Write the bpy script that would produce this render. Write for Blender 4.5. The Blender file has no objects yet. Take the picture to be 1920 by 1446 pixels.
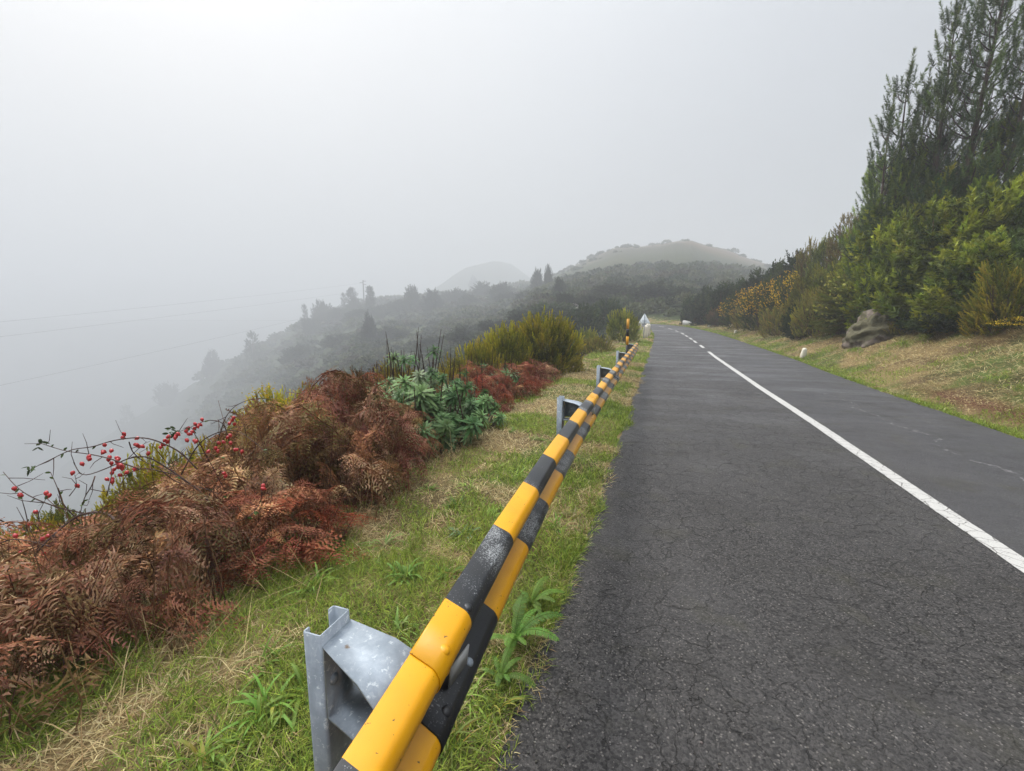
import bpy, math, random
import numpy as np

SC = bpy.context.scene
COL = SC.collection
R_ = math.radians
rs = np.random.RandomState(7)

# ------------------------------------------------------------------ camera, sky, sun, exposure
YAW, PITCH, FPX, EYE = R_(19.1), R_(8.67), 807.0, 1.65
cd = bpy.data.cameras.new('camera')
cam = bpy.data.objects.new('camera', cd)
COL.objects.link(cam)
cam.location = (0, 0, EYE)
cam.rotation_euler = (R_(90) - PITCH, 0, YAW)
cd.sensor_width = 36
cd.lens = 36 * FPX / 1920
cd.clip_start = 0.03
cd.clip_end = 4000
SC.camera = cam

SC.view_settings.view_transform = 'Standard'
SC.view_settings.look = 'None'
SC.view_settings.exposure = 1.22
SC.view_settings.gamma = 1
SC.cycles.use_denoising = True
SC.cycles.volume_bounces = 1
SC.cycles.max_bounces = 8
SC.cycles.diffuse_bounces = 3
SC.cycles.glossy_bounces = 2
SC.cycles.transmission_bounces = 4
SC.cycles.sample_clamp_indirect = 6

SUN_EL, SUN_AZ = R_(48), R_(-62)      # azimuth measured from +Y (clockwise positive)
w = bpy.data.worlds.new('World')
SC.world = w
w.use_nodes = True
nt = w.node_tree
for n in list(nt.nodes):
    nt.nodes.remove(n)


def nd(t, typ, **kw):
    n = t.nodes.new(typ)
    for k, v in kw.items():
        setattr(n, k, v)
    return n


def mth(t, op, a, b=None, clamp=False):
    n = nd(t, 'ShaderNodeMath', operation=op, use_clamp=clamp)
    for i, v in enumerate((a, b)):
        if v is None:
            continue
        if hasattr(v, 'is_linked'):
            t.links.new(v, n.inputs[i])
        else:
            n.inputs[i].default_value = v
    return n.outputs[0]


def mixc(t, f, a, b, mode='MIX'):
    n = nd(t, 'ShaderNodeMix', data_type='RGBA', blend_type=mode)
    for s, v in ((n.inputs[0], f), (n.inputs[6], a), (n.inputs[7], b)):
        if hasattr(v, 'is_linked'):
            t.links.new(v, s)
        elif isinstance(v, (int, float)):
            s.default_value = v
        else:
            s.default_value = (v[0], v[1], v[2], 1)
    return n.outputs[2]


def ramp(t, v, p0, p1):
    n = nd(t, 'ShaderNodeMapRange')
    n.clamp = True
    t.links.new(v, n.inputs[0])
    n.inputs[1].default_value = p0
    n.inputs[2].default_value = p1
    return n.outputs[0]


sky = nd(nt, 'ShaderNodeTexSky', sky_type='NISHITA')
sky.sun_disc = False
sky.sun_elevation = SUN_EL
sky.sun_rotation = SUN_AZ
sky.dust_density = 5
sky.air_density = 1.0
tc = nd(nt, 'ShaderNodeTexCoord')
sp = nd(nt, 'ShaderNodeSeparateXYZ')
nt.links.new(tc.outputs['Generated'], sp.inputs[0])
zup = mth(nt, 'MAXIMUM', sp.outputs[2], 0.0)
# overcast cloud deck: three times brighter overhead than at the horizon, brighter towards the hidden sun
cie = mth(nt, 'ADD', mth(nt, 'ADD', mth(nt, 'MULTIPLY', zup, 4.8), 2.45), mth(nt, 'MULTIPLY', mth(nt, 'POWER', zup, 10.0), 64.0))
# sun side
sd = nd(nt, 'ShaderNodeVectorMath', operation='DOT_PRODUCT')
nt.links.new(tc.outputs['Generated'], sd.inputs[0])
sd.inputs[1].default_value = (-0.93, 0.30, 0.2)
lit = mth(nt, 'ADD', mth(nt, 'MULTIPLY', sd.outputs['Value'], 0.64), 0.84)
nz = nd(nt, 'ShaderNodeTexNoise')
nz.inputs['Scale'].default_value = 1.3
nz.inputs['Detail'].default_value = 3
nt.links.new(tc.outputs['Generated'], nz.inputs['Vector'])
cl = mth(nt, 'ADD', mth(nt, 'MULTIPLY', nz.outputs[0], 0.26), 0.87)
amt = mth(nt, 'MULTIPLY', mth(nt, 'MULTIPLY', cie, lit), cl)
cool = mixc(nt, ramp(nt, sd.outputs['Value'], -0.9, 0.7), (0.83, 0.905, 1.04), (0.975, 0.99, 1.0))
cloud = nd(nt, 'ShaderNodeVectorMath', operation='SCALE')
nt.links.new(cool, cloud.inputs[0])
nt.links.new(amt, cloud.inputs[3])
blend = mixc(nt, 0.9, sky.outputs[0], cloud.outputs[0])
bg = nd(nt, 'ShaderNodeBackground')
bg.inputs[1].default_value = 0.07
nt.links.new(blend, bg.inputs[0])
wo = nd(nt, 'ShaderNodeOutputWorld')
nt.links.new(bg.outputs[0], wo.inputs[0])

sl = bpy.data.lights.new('sun', 'SUN')
sl.energy = 1.5
sl.angle = R_(14)
sl.color = (1, 0.96, 0.9)
so = bpy.data.objects.new('sun', sl)
COL.objects.link(so)
so.rotation_euler = (R_(90) - SUN_EL, 0, math.pi - SUN_AZ)
so.location = (-20, 20, 60)

# ------------------------------------------------------------------ placing helpers (a direction from where the photographer stood, then real distances)
cF = np.array([-math.sin(YAW) * math.cos(PITCH), math.cos(YAW) * math.cos(PITCH), -math.sin(PITCH)])
cR = np.array([math.cos(YAW), math.sin(YAW), 0])
cU = np.cross(cR, cF)
cC = np.array([0, 0, EYE])


def ray(px, py):
    return cF + cR * (px - 960) / FPX + cU * (723 - py) / FPX


def at(px, py, D):
    return cC + ray(px, py) * D


# ------------------------------------------------------------------ terrain
CL = np.array([(2.4, -60), (2.4, -3), (2.4, 8), (2.33, 13), (2.22, 19), (2.1, 26), (1.9, 32), (1.6, 38), (1.0, 43.5), (0.1, 48.5), (-1.6, 54), (-5, 59.3), (-10, 63.5), (-17, 66.5), (-34, 70), (-420, 150)], float)   # the last stretch only steers the terrain: no road is laid there
seg = np.diff(CL, axis=0)
slen = np.hypot(seg[:, 0], seg[:, 1])
sacc = np.concatenate([[0], np.cumsum(slen)]) - 60.0
ZS = [-60, -3, 12, 20, 28, 37, 50, 62, 80, 130]
ZZ = [-0.1, 0, 0, .08, .25, .5, .95, 1.25, 1.5, 1.5]
WL = ([-60, 4, 14, 25, 34, 42, 50, 90], [2.9, 2.9, 2.85, 2.65, 2.4, 2.15, 2.1, 2.3])
WR = ([-60, 8, 15, 20, 34, 48, 90], [2.45, 2.47, 2.65, 2.9, 2.75, 2.5, 2.5])


def road_coords(x, y):
    x = np.asarray(x, float); y = np.asarray(y, float)
    best = np.full(x.shape, 1e9); sb = np.zeros(x.shape); db = np.zeros(x.shape)
    for i in range(len(seg)):
        t = np.clip(((x - CL[i, 0]) * seg[i, 0] + (y - CL[i, 1]) * seg[i, 1]) / slen[i] ** 2, 0, 1)
        ex = x - CL[i, 0] - t * seg[i, 0]; ey = y - CL[i, 1] - t * seg[i, 1]
        d = np.hypot(ex, ey)
        side = np.sign(ex * seg[i, 1] - ey * seg[i, 0])
        m = d < best
        best = np.where(m, d, best); sb = np.where(m, sacc[i] + t * slen[i], sb); db = np.where(m, d * side, db)
    return sb, db


def _h(ix, iy):
    v = np.sin(ix * 127.1 + iy * 311.7) * 43758.5453
    return v - np.floor(v)


def vnoise(x, y):
    ix = np.floor(x); iy = np.floor(y); fx = x - ix; fy = y - iy
    fx = fx * fx * (3 - 2 * fx); fy = fy * fy * (3 - 2 * fy)
    return (_h(ix, iy) * (1 - fx) + _h(ix + 1, iy) * fx) * (1 - fy) + (_h(ix, iy + 1) * (1 - fx) + _h(ix + 1, iy + 1) * fx) * fy


def fbm(x, y, o=4):
    s = 0; a = 0.5
    for k in range(o):
        s = s + a * vnoise(x * 2 ** k + 17.3 * k, y * 2 ** k + 5.1 * k); a *= 0.5
    return s


def sst(t):
    t = np.clip(t, 0, 1)
    return t * t * (3 - 2 * t)


AZ = [-90, -60, -30, -20, -10.6, -6.7, -4.2, -2.8, -1.2, .6, 5.9, 9, 12.7, 16.3, 24.8, 31.3, 38.2, 45.5, 53.8, 60.8, 65.3, 69, 80, 100]
EL = [.03, .04, .06, .075, .100, .130, .146, .157, .158, .154, .148, .128, .100, .070, .055, .048, .03, -.014, -.095, -.17, -.22, -.27, -.33, -.40]
RR = [360, 360, 360, 380, 390, 390, 390, 390, 390, 390, 390, 390, 395, 410, 470, 450, 420, 450, 540, 850, 880, 900, 900, 900]
E0 = [0, 0, 0, 0, 0, 0, 0, 0, 0, 0, 0, 0, -.01, -.03, -.062, -.11, -.09, -.155, -.205, -.24, -.28, -.32, -.40, -.45]
R0 = [60, 60, 60, 60, 60, 60, 60, 60, 60, 60, 60, 60, 60, 62, 78, 95, 115, 160, 300, 680, 780, 820, 800, 800]


def G(x, y, raw=False):
    x = np.asarray(x, float); y = np.asarray(y, float)
    s, d = road_coords(x, y)
    z0 = np.interp(s, ZS, ZZ)
    L = -d - np.interp(s, *WL)
    Rr = d - np.interp(s, *WR)
    z = z0.copy()
    # left shoulder and slope down into the valley
    q = np.maximum(L - 1.75, 0)
    dn = 0.43 * (np.sqrt(q * q + 0.25) - 0.5)
    z = z - np.where(L > 0, dn, 0) + np.where(L > 0, 0.05 * sst(L / 0.5), 0)
    # right bank
    bk = np.interp(s, [-60, 20, 32, 48, 70], [1, 1, .85, .4, .25])
    up = 0.40 * np.clip(Rr - 0.25, 0, 2.7) + 0.84 * np.clip(Rr - 2.95, 0, 5.8) + 0.2 * np.clip(Rr - 8.75, 0, 40)
    z = z + np.where(Rr > 0, bk * up, 0)
    r = np.hypot(x, y)
    az = np.degrees(np.arctan2(-x, y))
    Rg = np.interp(az, AZ, RR)
    zg = np.interp(az, AZ, EL) * Rg + EYE
    zg = zg + (fbm(x / 52 + 3, y / 52, 3) - 0.45) * 8 * sst((r - 130) / 160)
    ra0 = np.interp(az, AZ, R0)
    # towards the valley the ground drops steeply and comes back up as the flank of the far spur
    za = np.interp(az, AZ, E0) * ra0 + EYE
    wv = sst((az - 14) / 9)
    near = np.clip((r - 14) / (ra0 - 14), 0, 1)
    zv = z * (1 - near) + za * near - 0.10 * ra0 * np.sin(near * np.pi) * (1 - near)
    z = z * (1 - wv) + np.where(r > 14, zv, z) * wv
    zb = z * (1 - wv) + za * wv
    t = np.clip((r - ra0) / (Rg - ra0), 0, 1)
    t = sst(t) * .6 + t * .4
    z = np.where(r > ra0, zb * (1 - t) + zg * t, z)
    z = z - 0.33 * np.maximum(r - Rg, 0)
    hx, hy = -math.sin(R_(21.5)) * 860, math.cos(R_(21.5)) * 860
    z = np.maximum(z, -260 + 8 * fbm(x / 90, y / 90, 2))
    hq = np.exp(-((x - hx) ** 2 / 150 ** 2 + (y - hy) ** 2 / 170 ** 2))
    hb = 120 * hq + 45 * (fbm(x / 70, y / 70, 3) - 0.45) * np.sqrt(hq) - 300 * (1 - sst(hq * 7))
    z = np.maximum(z, np.where(r > 560, hb - 12, -9999))
    off = sst((np.maximum(L, Rr) + 0.02) / 0.3)
    rough = (fbm(x * 1.7, y * 1.7, 4) - 0.47) * np.clip(0.05 + 0.02 * np.maximum(L, Rr) + 0.13 * np.clip(Rr - .4, 0, 2), 0, .5) * off
    z = z + rough
    inside = np.maximum(L, Rr) < 0.02
    z = np.where(inside, z - 0.05 * sst((0.02 - np.maximum(L, Rr)) / 0.15) - 0.004, z)
    return (z, L, Rr, s) if raw else z


def gz(x, y):
    return float(G(np.array([x]), np.array([y]))[0])


def gp(px, py, tmax=620):
    d = ray(px, py)
    t = np.concatenate([np.linspace(0.4, 12, 500), np.linspace(12, 80, 800), np.linspace(80, tmax, 1400)])
    P = cC[None] + d[None] * t[:, None]
    below = P[:, 2] < G(P[:, 0], P[:, 1])
    i = int(np.argmax(below)) if below.any() else len(t) - 1
    return P[i]


def on(px, y, py=620):
    """ground point in the column of the photograph px, y metres along the road"""
    d = ray(px, py)
    x = d[0] * y / d[1]
    return np.array([x, y, gz(x, y)])


# ------------------------------------------------------------------ mesh accumulation
class Acc:
    def __init__(s):
        s.V = []; s.I = []; s.T = []; s.C = []; s.n = 0

    def add(s, V, I, T, C):
        V = np.asarray(V, np.float32).reshape(-1, 3)
        C = np.asarray(C, np.float32)
        if C.ndim == 1:
            C = np.tile(C, (len(V), 1))
        s.V.append(V); s.I.append(np.asarray(I, np.int64).ravel() + s.n); s.T.append(np.asarray(T, np.int32).ravel()); s.C.append(C)
        s.n += len(V)
        return s

    def arr(s):
        return np.concatenate(s.V), np.concatenate(s.I), np.concatenate(s.T), np.concatenate(s.C)

    def mesh(s, name, mat, smooth=False):
        V, I, T, C = s.arr()
        m = bpy.data.meshes.new(name)
        m.vertices.add(len(V)); m.vertices.foreach_set('co', V.ravel())
        m.loops.add(len(I)); m.loops.foreach_set('vertex_index', I.astype(np.int32))
        st = np.concatenate([[0], np.cumsum(T)[:-1]]).astype(np.int32)
        m.polygons.add(len(T)); m.polygons.foreach_set('loop_start', st)
        if smooth:
            m.polygons.foreach_set('use_smooth', np.ones(len(T), bool))
        a = m.attributes.new('col', 'FLOAT_COLOR', 'POINT')
        a.data.foreach_set('color', np.concatenate([C, np.ones((len(C), 1), np.float32)], 1).astype(np.float32).ravel())
        m.materials.append(mat)
        m.update(calc_edges=True)
        m.validate()
        return m


def nrm(v):
    return v / np.maximum(np.linalg.norm(v, axis=-1, keepdims=True), 1e-9)


def ribbons(acc, P, D, N, L, W, C, segs=1, droop=0.0, tipc=None, belly=0.45):
    """many tapering leaf blades at once"""
    P = np.asarray(P, float); n = len(P)
    D = nrm(np.asarray(D, float)); S = nrm(np.cross(D, N))
    L = np.broadcast_to(L, (n,)); W = np.broadcast_to(W, (n,)); droop = np.broadcast_to(droop, (n,))
    C = np.broadcast_to(np.asarray(C, float), (n, 3))
    rows = []; cols = []
    for k in range(segs + 1):
        t = k / segs
        c = P + D * (L * t)[:, None]
        c[:, 2] -= droop * L * t * t
        cc = C if tipc is None else C * (1 - t) + np.broadcast_to(tipc, (n, 3)) * t
        if k < segs:
            sh = 0.7 if segs == 1 else (0.45 + 0.55 * min(1, t / belly) if t <= belly else 1 - 0.6 * (t - belly) / (1 - belly))
            rows += [c - S * (W * sh / 2)[:, None], c + S * (W * sh / 2)[:, None]]; cols += [cc, cc]
        else:
            rows.append(c); cols.append(cc)
    k = 2 * segs + 1
    V = np.stack(rows, 1).reshape(-1, 3); CC = np.stack(cols, 1).reshape(-1, 3)
    base = np.arange(n)[:, None] * k
    pat = []; tot = []
    for q in range(segs - 1):
        pat += [2 * q, 2 * q + 1, 2 * q + 3, 2 * q + 2]; tot.append(4)
    q = segs - 1
    pat += [2 * q, 2 * q + 1, 2 * q + 2]; tot.append(3)
    return acc.add(V, base + np.array(pat)[None], np.tile(tot, n), CC)


def inst(acc, proto, M, T, C=None, cj=None):
    """copies of proto arrays with (k,3,3) matrices and (k,3) offsets; C multiplies / replaces colours"""
    V, I, TT, PC = proto
    k = len(T)
    W = np.einsum('kij,nj->kni', M, V) + T[:, None]
    if C is None:
        CC = np.tile(PC, (k, 1))
    else:
        CC = (PC[None] * np.asarray(C)[:, None]).reshape(-1, 3)
    II = (I[None] + (np.arange(k) * len(V))[:, None]).ravel()
    return acc.add(W.reshape(-1, 3), II, np.tile(TT, k), CC)


def frames(D, roll=None, up=None):
    """rotation matrices whose local Z points along D"""
    D = nrm(np.asarray(D, float)); n = len(D)
    a = np.tile(np.array([0.31, 0.77, 0.11]), (n, 1)) if up is None else up
    X = nrm(np.cross(a, D)); Y = np.cross(D, X)
    if roll is not None:
        c, s = np.cos(roll)[:, None], np.sin(roll)[:, None]
        X, Y = X * c + Y * s, -X * s + Y * c
    return np.stack([X, Y, D], -1)


def tube(acc, pts, rad, col, sides=6, cap=True):
    pts = np.asarray(pts, float); n = len(pts)
    rad = np.broadcast_to(rad, (n,))
    tg = nrm(np.gradient(pts, axis=0))
    ref = np.array([0, 0, 1.0]) if abs(tg[0, 2]) < 0.9 else np.array([1.0, 0, 0])
    A = nrm(np.cross(tg, ref)); B = np.cross(tg, A)
    an = np.arange(sides) / sides * 2 * np.pi
    V = pts[:, None] + rad[:, None, None] * (A[:, None] * np.cos(an)[None, :, None] + B[:, None] * np.sin(an)[None, :, None])
    I = []; T = []
    j = np.arange(sides); j2 = (j + 1) % sides
    for i in range(n - 1):
        I.append(np.stack([i * sides + j, i * sides + j2, (i + 1) * sides + j2, (i + 1) * sides + j], 1).ravel()); T += [4] * sides
    if cap:
        I.append(j[::-1]); T.append(sides); I.append((n - 1) * sides + j); T.append(sides)
    return acc.add(V.reshape(-1, 3), np.concatenate(I), T, col)


def box(acc, lo, hi, col=(1, 1, 1), M=None, t=None):
    x0, y0, z0 = lo; x1, y1, z1 = hi
    V = np.array([(x0, y0, z0), (x1, y0, z0), (x1, y1, z0), (x0, y1, z0), (x0, y0, z1), (x1, y0, z1), (x1, y1, z1), (x0, y1, z1)], float)
    if M is not None:
        V = V @ np.asarray(M).T
    if t is not None:
        V = V + np.asarray(t)
    return acc.add(V, [0, 3, 2, 1, 4, 5, 6, 7, 0, 1, 5, 4, 1, 2, 6, 5, 2, 3, 7, 6, 3, 0, 4, 7], [4] * 6, col)


def extrude(acc, prof, a, b, col=(1, 1, 1)):
    """closed profile (n,3) offset from a to b"""
    prof = np.asarray(prof, float); n = len(prof)
    V = np.concatenate([prof + a, prof + b])
    j = np.arange(n); j2 = (j + 1) % n
    I = np.concatenate([np.stack([j, j2, n + j2, n + j], 1).ravel(), j[::-1], n + j])
    return acc.add(V, I, [4] * n + [n, n], col)


def obj(name, mesh, parent=None, loc=None):
    o = bpy.data.objects.new(name, mesh)
    COL.objects.link(o)
    if parent is not None:
        o.parent = parent
    if loc is not None:
        o.location = loc
    return o


def thing(name, label, cat, loc=(0, 0, 0), rz=0.0, group=None, sc=None):
    o = bpy.data.objects.new(name, None)
    COL.objects.link(o)
    o.empty_display_size = 0.2
    o.location = loc; o.rotation_euler = (0, 0, rz)
    if sc is not None:
        o.scale = sc if hasattr(sc, '__len__') else (sc, sc, sc)
    o['label'] = label; o['category'] = cat
    if group:
        o['group'] = group
    return o


def tag(o, label, cat, group=None):
    o['label'] = label; o['category'] = cat
    if group:
        o['group'] = group
    return o


def struct(o, kind='structure'):
    o['kind'] = kind
    return o


# ------------------------------------------------------------------ materials
def newmat(name):
    m = bpy.data.materials.new(name)
    m.use_nodes = True
    t = m.node_tree
    p = t.nodes['Principled BSDF']
    return m, t, p, t.nodes['Material Output']


def noise(t, scale, detail=4, coord='Object', rough=0.55, vec=None):
    if vec is None:
        vec = nd(t, 'ShaderNodeTexCoord').outputs[coord]
    n = nd(t, 'ShaderNodeTexNoise')
    n.inputs['Scale'].default_value = scale; n.inputs['Detail'].default_value = detail; n.inputs['Roughness'].default_value = rough
    t.links.new(vec, n.inputs['Vector'])
    return n.outputs[0]


def bump(t, p, h, strength, dist=0.01):
    b = nd(t, 'ShaderNodeBump')
    b.inputs['Strength'].default_value = strength; b.inputs['Distance'].default_value = dist
    t.links.new(h, b.inputs['Height']); t.links.new(b.outputs[0], p.inputs['Normal'])


def foliage_mat(name, rough=0.6, transl=0.28, spec=0.25):
    m, t, p, o = newmat(name)
    a = nd(t, 'ShaderNodeAttribute', attribute_name='col')
    oi = nd(t, 'ShaderNodeObjectInfo')
    hs = nd(t, 'ShaderNodeHueSaturation')
    t.links.new(mth(t, 'ADD', mth(t, 'MULTIPLY', oi.outputs['Random'], 0.03), 0.485), hs.inputs['Hue'])
    t.links.new(mth(t, 'ADD', mth(t, 'MULTIPLY', oi.outputs['Random'], 0.3), 0.85), hs.inputs['Value'])
    t.links.new(a.outputs['Color'], hs.inputs['Color'])
    t.links.new(hs.outputs[0], p.inputs['Base Color'])
    p.inputs['Roughness'].default_value = rough
    p.inputs['Specular IOR Level'].default_value = spec
    tr = nd(t, 'ShaderNodeBsdfTranslucent')
    t.links.new(hs.outputs[0], tr.inputs[0])
    mx = nd(t, 'ShaderNodeMixShader')
    mx.inputs[0].default_value = transl
    t.links.new(p.outputs[0], mx.inputs[1]); t.links.new(tr.outputs[0], mx.inputs[2])
    t.links.new(mx.outputs[0], o.inputs[0])
    return m


M_leaf = foliage_mat('leaf')
M_needle = foliage_mat('needle', 0.5, 0.2)
M_dead = foliage_mat('dead_frond', 0.8, 0.15, 0.1)
M_grass = foliage_mat('grass_blade', 0.55, 0.3)


def col_mat(name, rough=0.8, nscale=30, namt=0.5, bstr=0.4, bdist=0.01, spec=0.3):
    m, t, p, o = newmat(name)
    a = nd(t, 'ShaderNodeAttribute', attribute_name='col')
    n = noise(t, nscale, 5)
    f = mth(t, 'ADD', mth(t, 'MULTIPLY', n, namt * 2), 1 - namt)
    v = nd(t, 'ShaderNodeVectorMath', operation='SCALE')
    t.links.new(a.outputs['Color'], v.inputs[0]); t.links.new(f, v.inputs[3])
    t.links.new(v.outputs[0], p.inputs['Base Color'])
    p.inputs['Roughness'].default_value = rough; p.inputs['Specular IOR Level'].default_value = spec
    bump(t, p, n, bstr, bdist)
    return m


M_bark = col_mat('bark', 0.85, 40, 0.5, 0.6)
M_ground = col_mat('ground', 0.95, 26, 0.75, 0.8, 0.03, 0.1)
M_rock = col_mat('rock', 0.85, 9, 0.75, 0.9, 0.05)
M_white = col_mat('whitewash', 0.8, 14, 0.25, 0.4)
M_berry, _t, _p, _o = newmat('berry')
_p.inputs['Base Color'].default_value = (0.48, 0.045, 0.045, 1); _p.inputs['Roughness'].default_value = 0.25


def steel_mat():
    m, t, p, o = newmat('galvanised_steel')
    v = nd(t, 'ShaderNodeTexVoronoi'); v.inputs['Scale'].default_value = 70
    tcn = nd(t, 'ShaderNodeTexCoord')
    mp = nd(t, 'ShaderNodeMapping'); mp.inputs['Scale'].default_value = (1, 1, 0.45)
    t.links.new(tcn.outputs['Object'], mp.inputs[0]); t.links.new(mp.outputs[0], v.inputs['Vector'])
    n = noise(t, 9, 6, rough=0.7)
    n2 = noise(t, 45, 4, rough=0.7)
    c = mixc(t, v.outputs['Color'], (0.25, 0.29, 0.33), (0.33, 0.37, 0.41))
    c = mixc(t, ramp(t, n, 0.42, 0.62), c, (0.22, 0.255, 0.29))
    c = mixc(t, ramp(t, n2, 0.58, 0.68), c, (0.52, 0.56, 0.58))
    c = mixc(t, ramp(t, noise(t, 16, 5), 0.70, 0.76), c, (0.13, 0.09, 0.06))
    t.links.new(c, p.inputs['Base Color'])
    p.inputs['Metallic'].default_value = 0.25
    t.links.new(mth(t, 'ADD', mth(t, 'MULTIPLY', n2, 0.3), 0.46), p.inputs['Roughness'])
    bump(t, p, n2, 0.08, 0.003)
    return m


M_steel = steel_mat()
BLOCK = 0.505


def paint_mat():
    """yellow and black checkers: the upper and lower ridge of the beam carry opposite colours; u runs along the beam"""
    m, t, p, o = newmat('checker_paint')
    uv = nd(t, 'ShaderNodeUVMap', uv_map='along')
    s = nd(t, 'ShaderNodeSeparateXYZ'); t.links.new(uv.outputs[0], s.inputs[0])
    upp = mth(t, 'GREATER_THAN', s.outputs[1], 0.0)
    k = mth(t, 'FLOOR', mth(t, 'SUBTRACT', s.outputs[0], mth(t, 'MULTIPLY', mth(t, 'SUBTRACT', 1.0, upp), 0.545)))
    par = mth(t, 'MODULO', mth(t, 'ADD', mth(t, 'ADD', k, upp), 100.0), 2.0)
    n = noise(t, 7, 5); f = noise(t, 170, 3, rough=0.7)
    yel = mixc(t, ramp(t, n, 0.35, 0.75), (0.70, 0.33, 0.001), (0.63, 0.285, 0.001))
    chip = ramp(t, mth(t, 'ADD', noise(t, 60, 4, rough=0.6), mth(t, 'MULTIPLY', n, 0.12)), 0.745, 0.765)
    yel = mixc(t, chip, yel, (0.05, 0.035, 0.015))
    blk = mixc(t, n, (0.009, 0.010, 0.012), (0.020, 0.022, 0.025))
    spk = ramp(t, mth(t, 'ADD', f, mth(t, 'MULTIPLY', ramp(t, noise(t, 2.6, 3), .36, .60), 0.30)), 0.77, 0.85)
    blk = mixc(t, spk, blk, (0.30, 0.31, 0.31))
    c = mixc(t, par, yel, blk)
    grime = ramp(t, noise(t, 3, 5), 0.5, 0.9)
    c = mixc(t, mth(t, 'MULTIPLY', grime, 0.15), c, mixc(t, 0.5, c, (0.16, 0.13, 0.08)))
    t.links.new(c, p.inputs['Base Color'])
    t.links.new(mth(t, 'ADD', mth(t, 'MULTIPLY', f, 0.25), 0.2), p.inputs['Roughness'])
    bump(t, p, f, 0.06, 0.002)
    return m


M_paint = paint_mat()


def plain(name, c, rough=0.5, metal=0.0):
    m, t, p, o = newmat(name)
    n = noise(t, 25, 4)
    t.links.new(mixc(t, n, tuple(v * 0.8 for v in c), tuple(min(1, v * 1.15) for v in c)), p.inputs['Base Color'])
    p.inputs['Roughness'].default_value = rough; p.inputs['Metallic'].default_value = metal
    return m


M_yel = plain('yellow_paint', (0.68, 0.315, 0.001), 0.35)
M_blk = plain('black_paint', (0.02, 0.022, 0.025), 0.4)
M_grey = plain('grey_plate', (0.36, 0.37, 0.36), 0.5)
M_signback = plain('sign_back', (0.72, 0.76, 0.79), 0.5, 0.0)
M_red = plain('red_sheet', (0.5, 0.03, 0.03), 0.4)
M_wht = plain('white_sheet', (0.75, 0.75, 0.73), 0.4)
M_wire = plain('wire', (0.03, 0.03, 0.03), 0.6)


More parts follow.
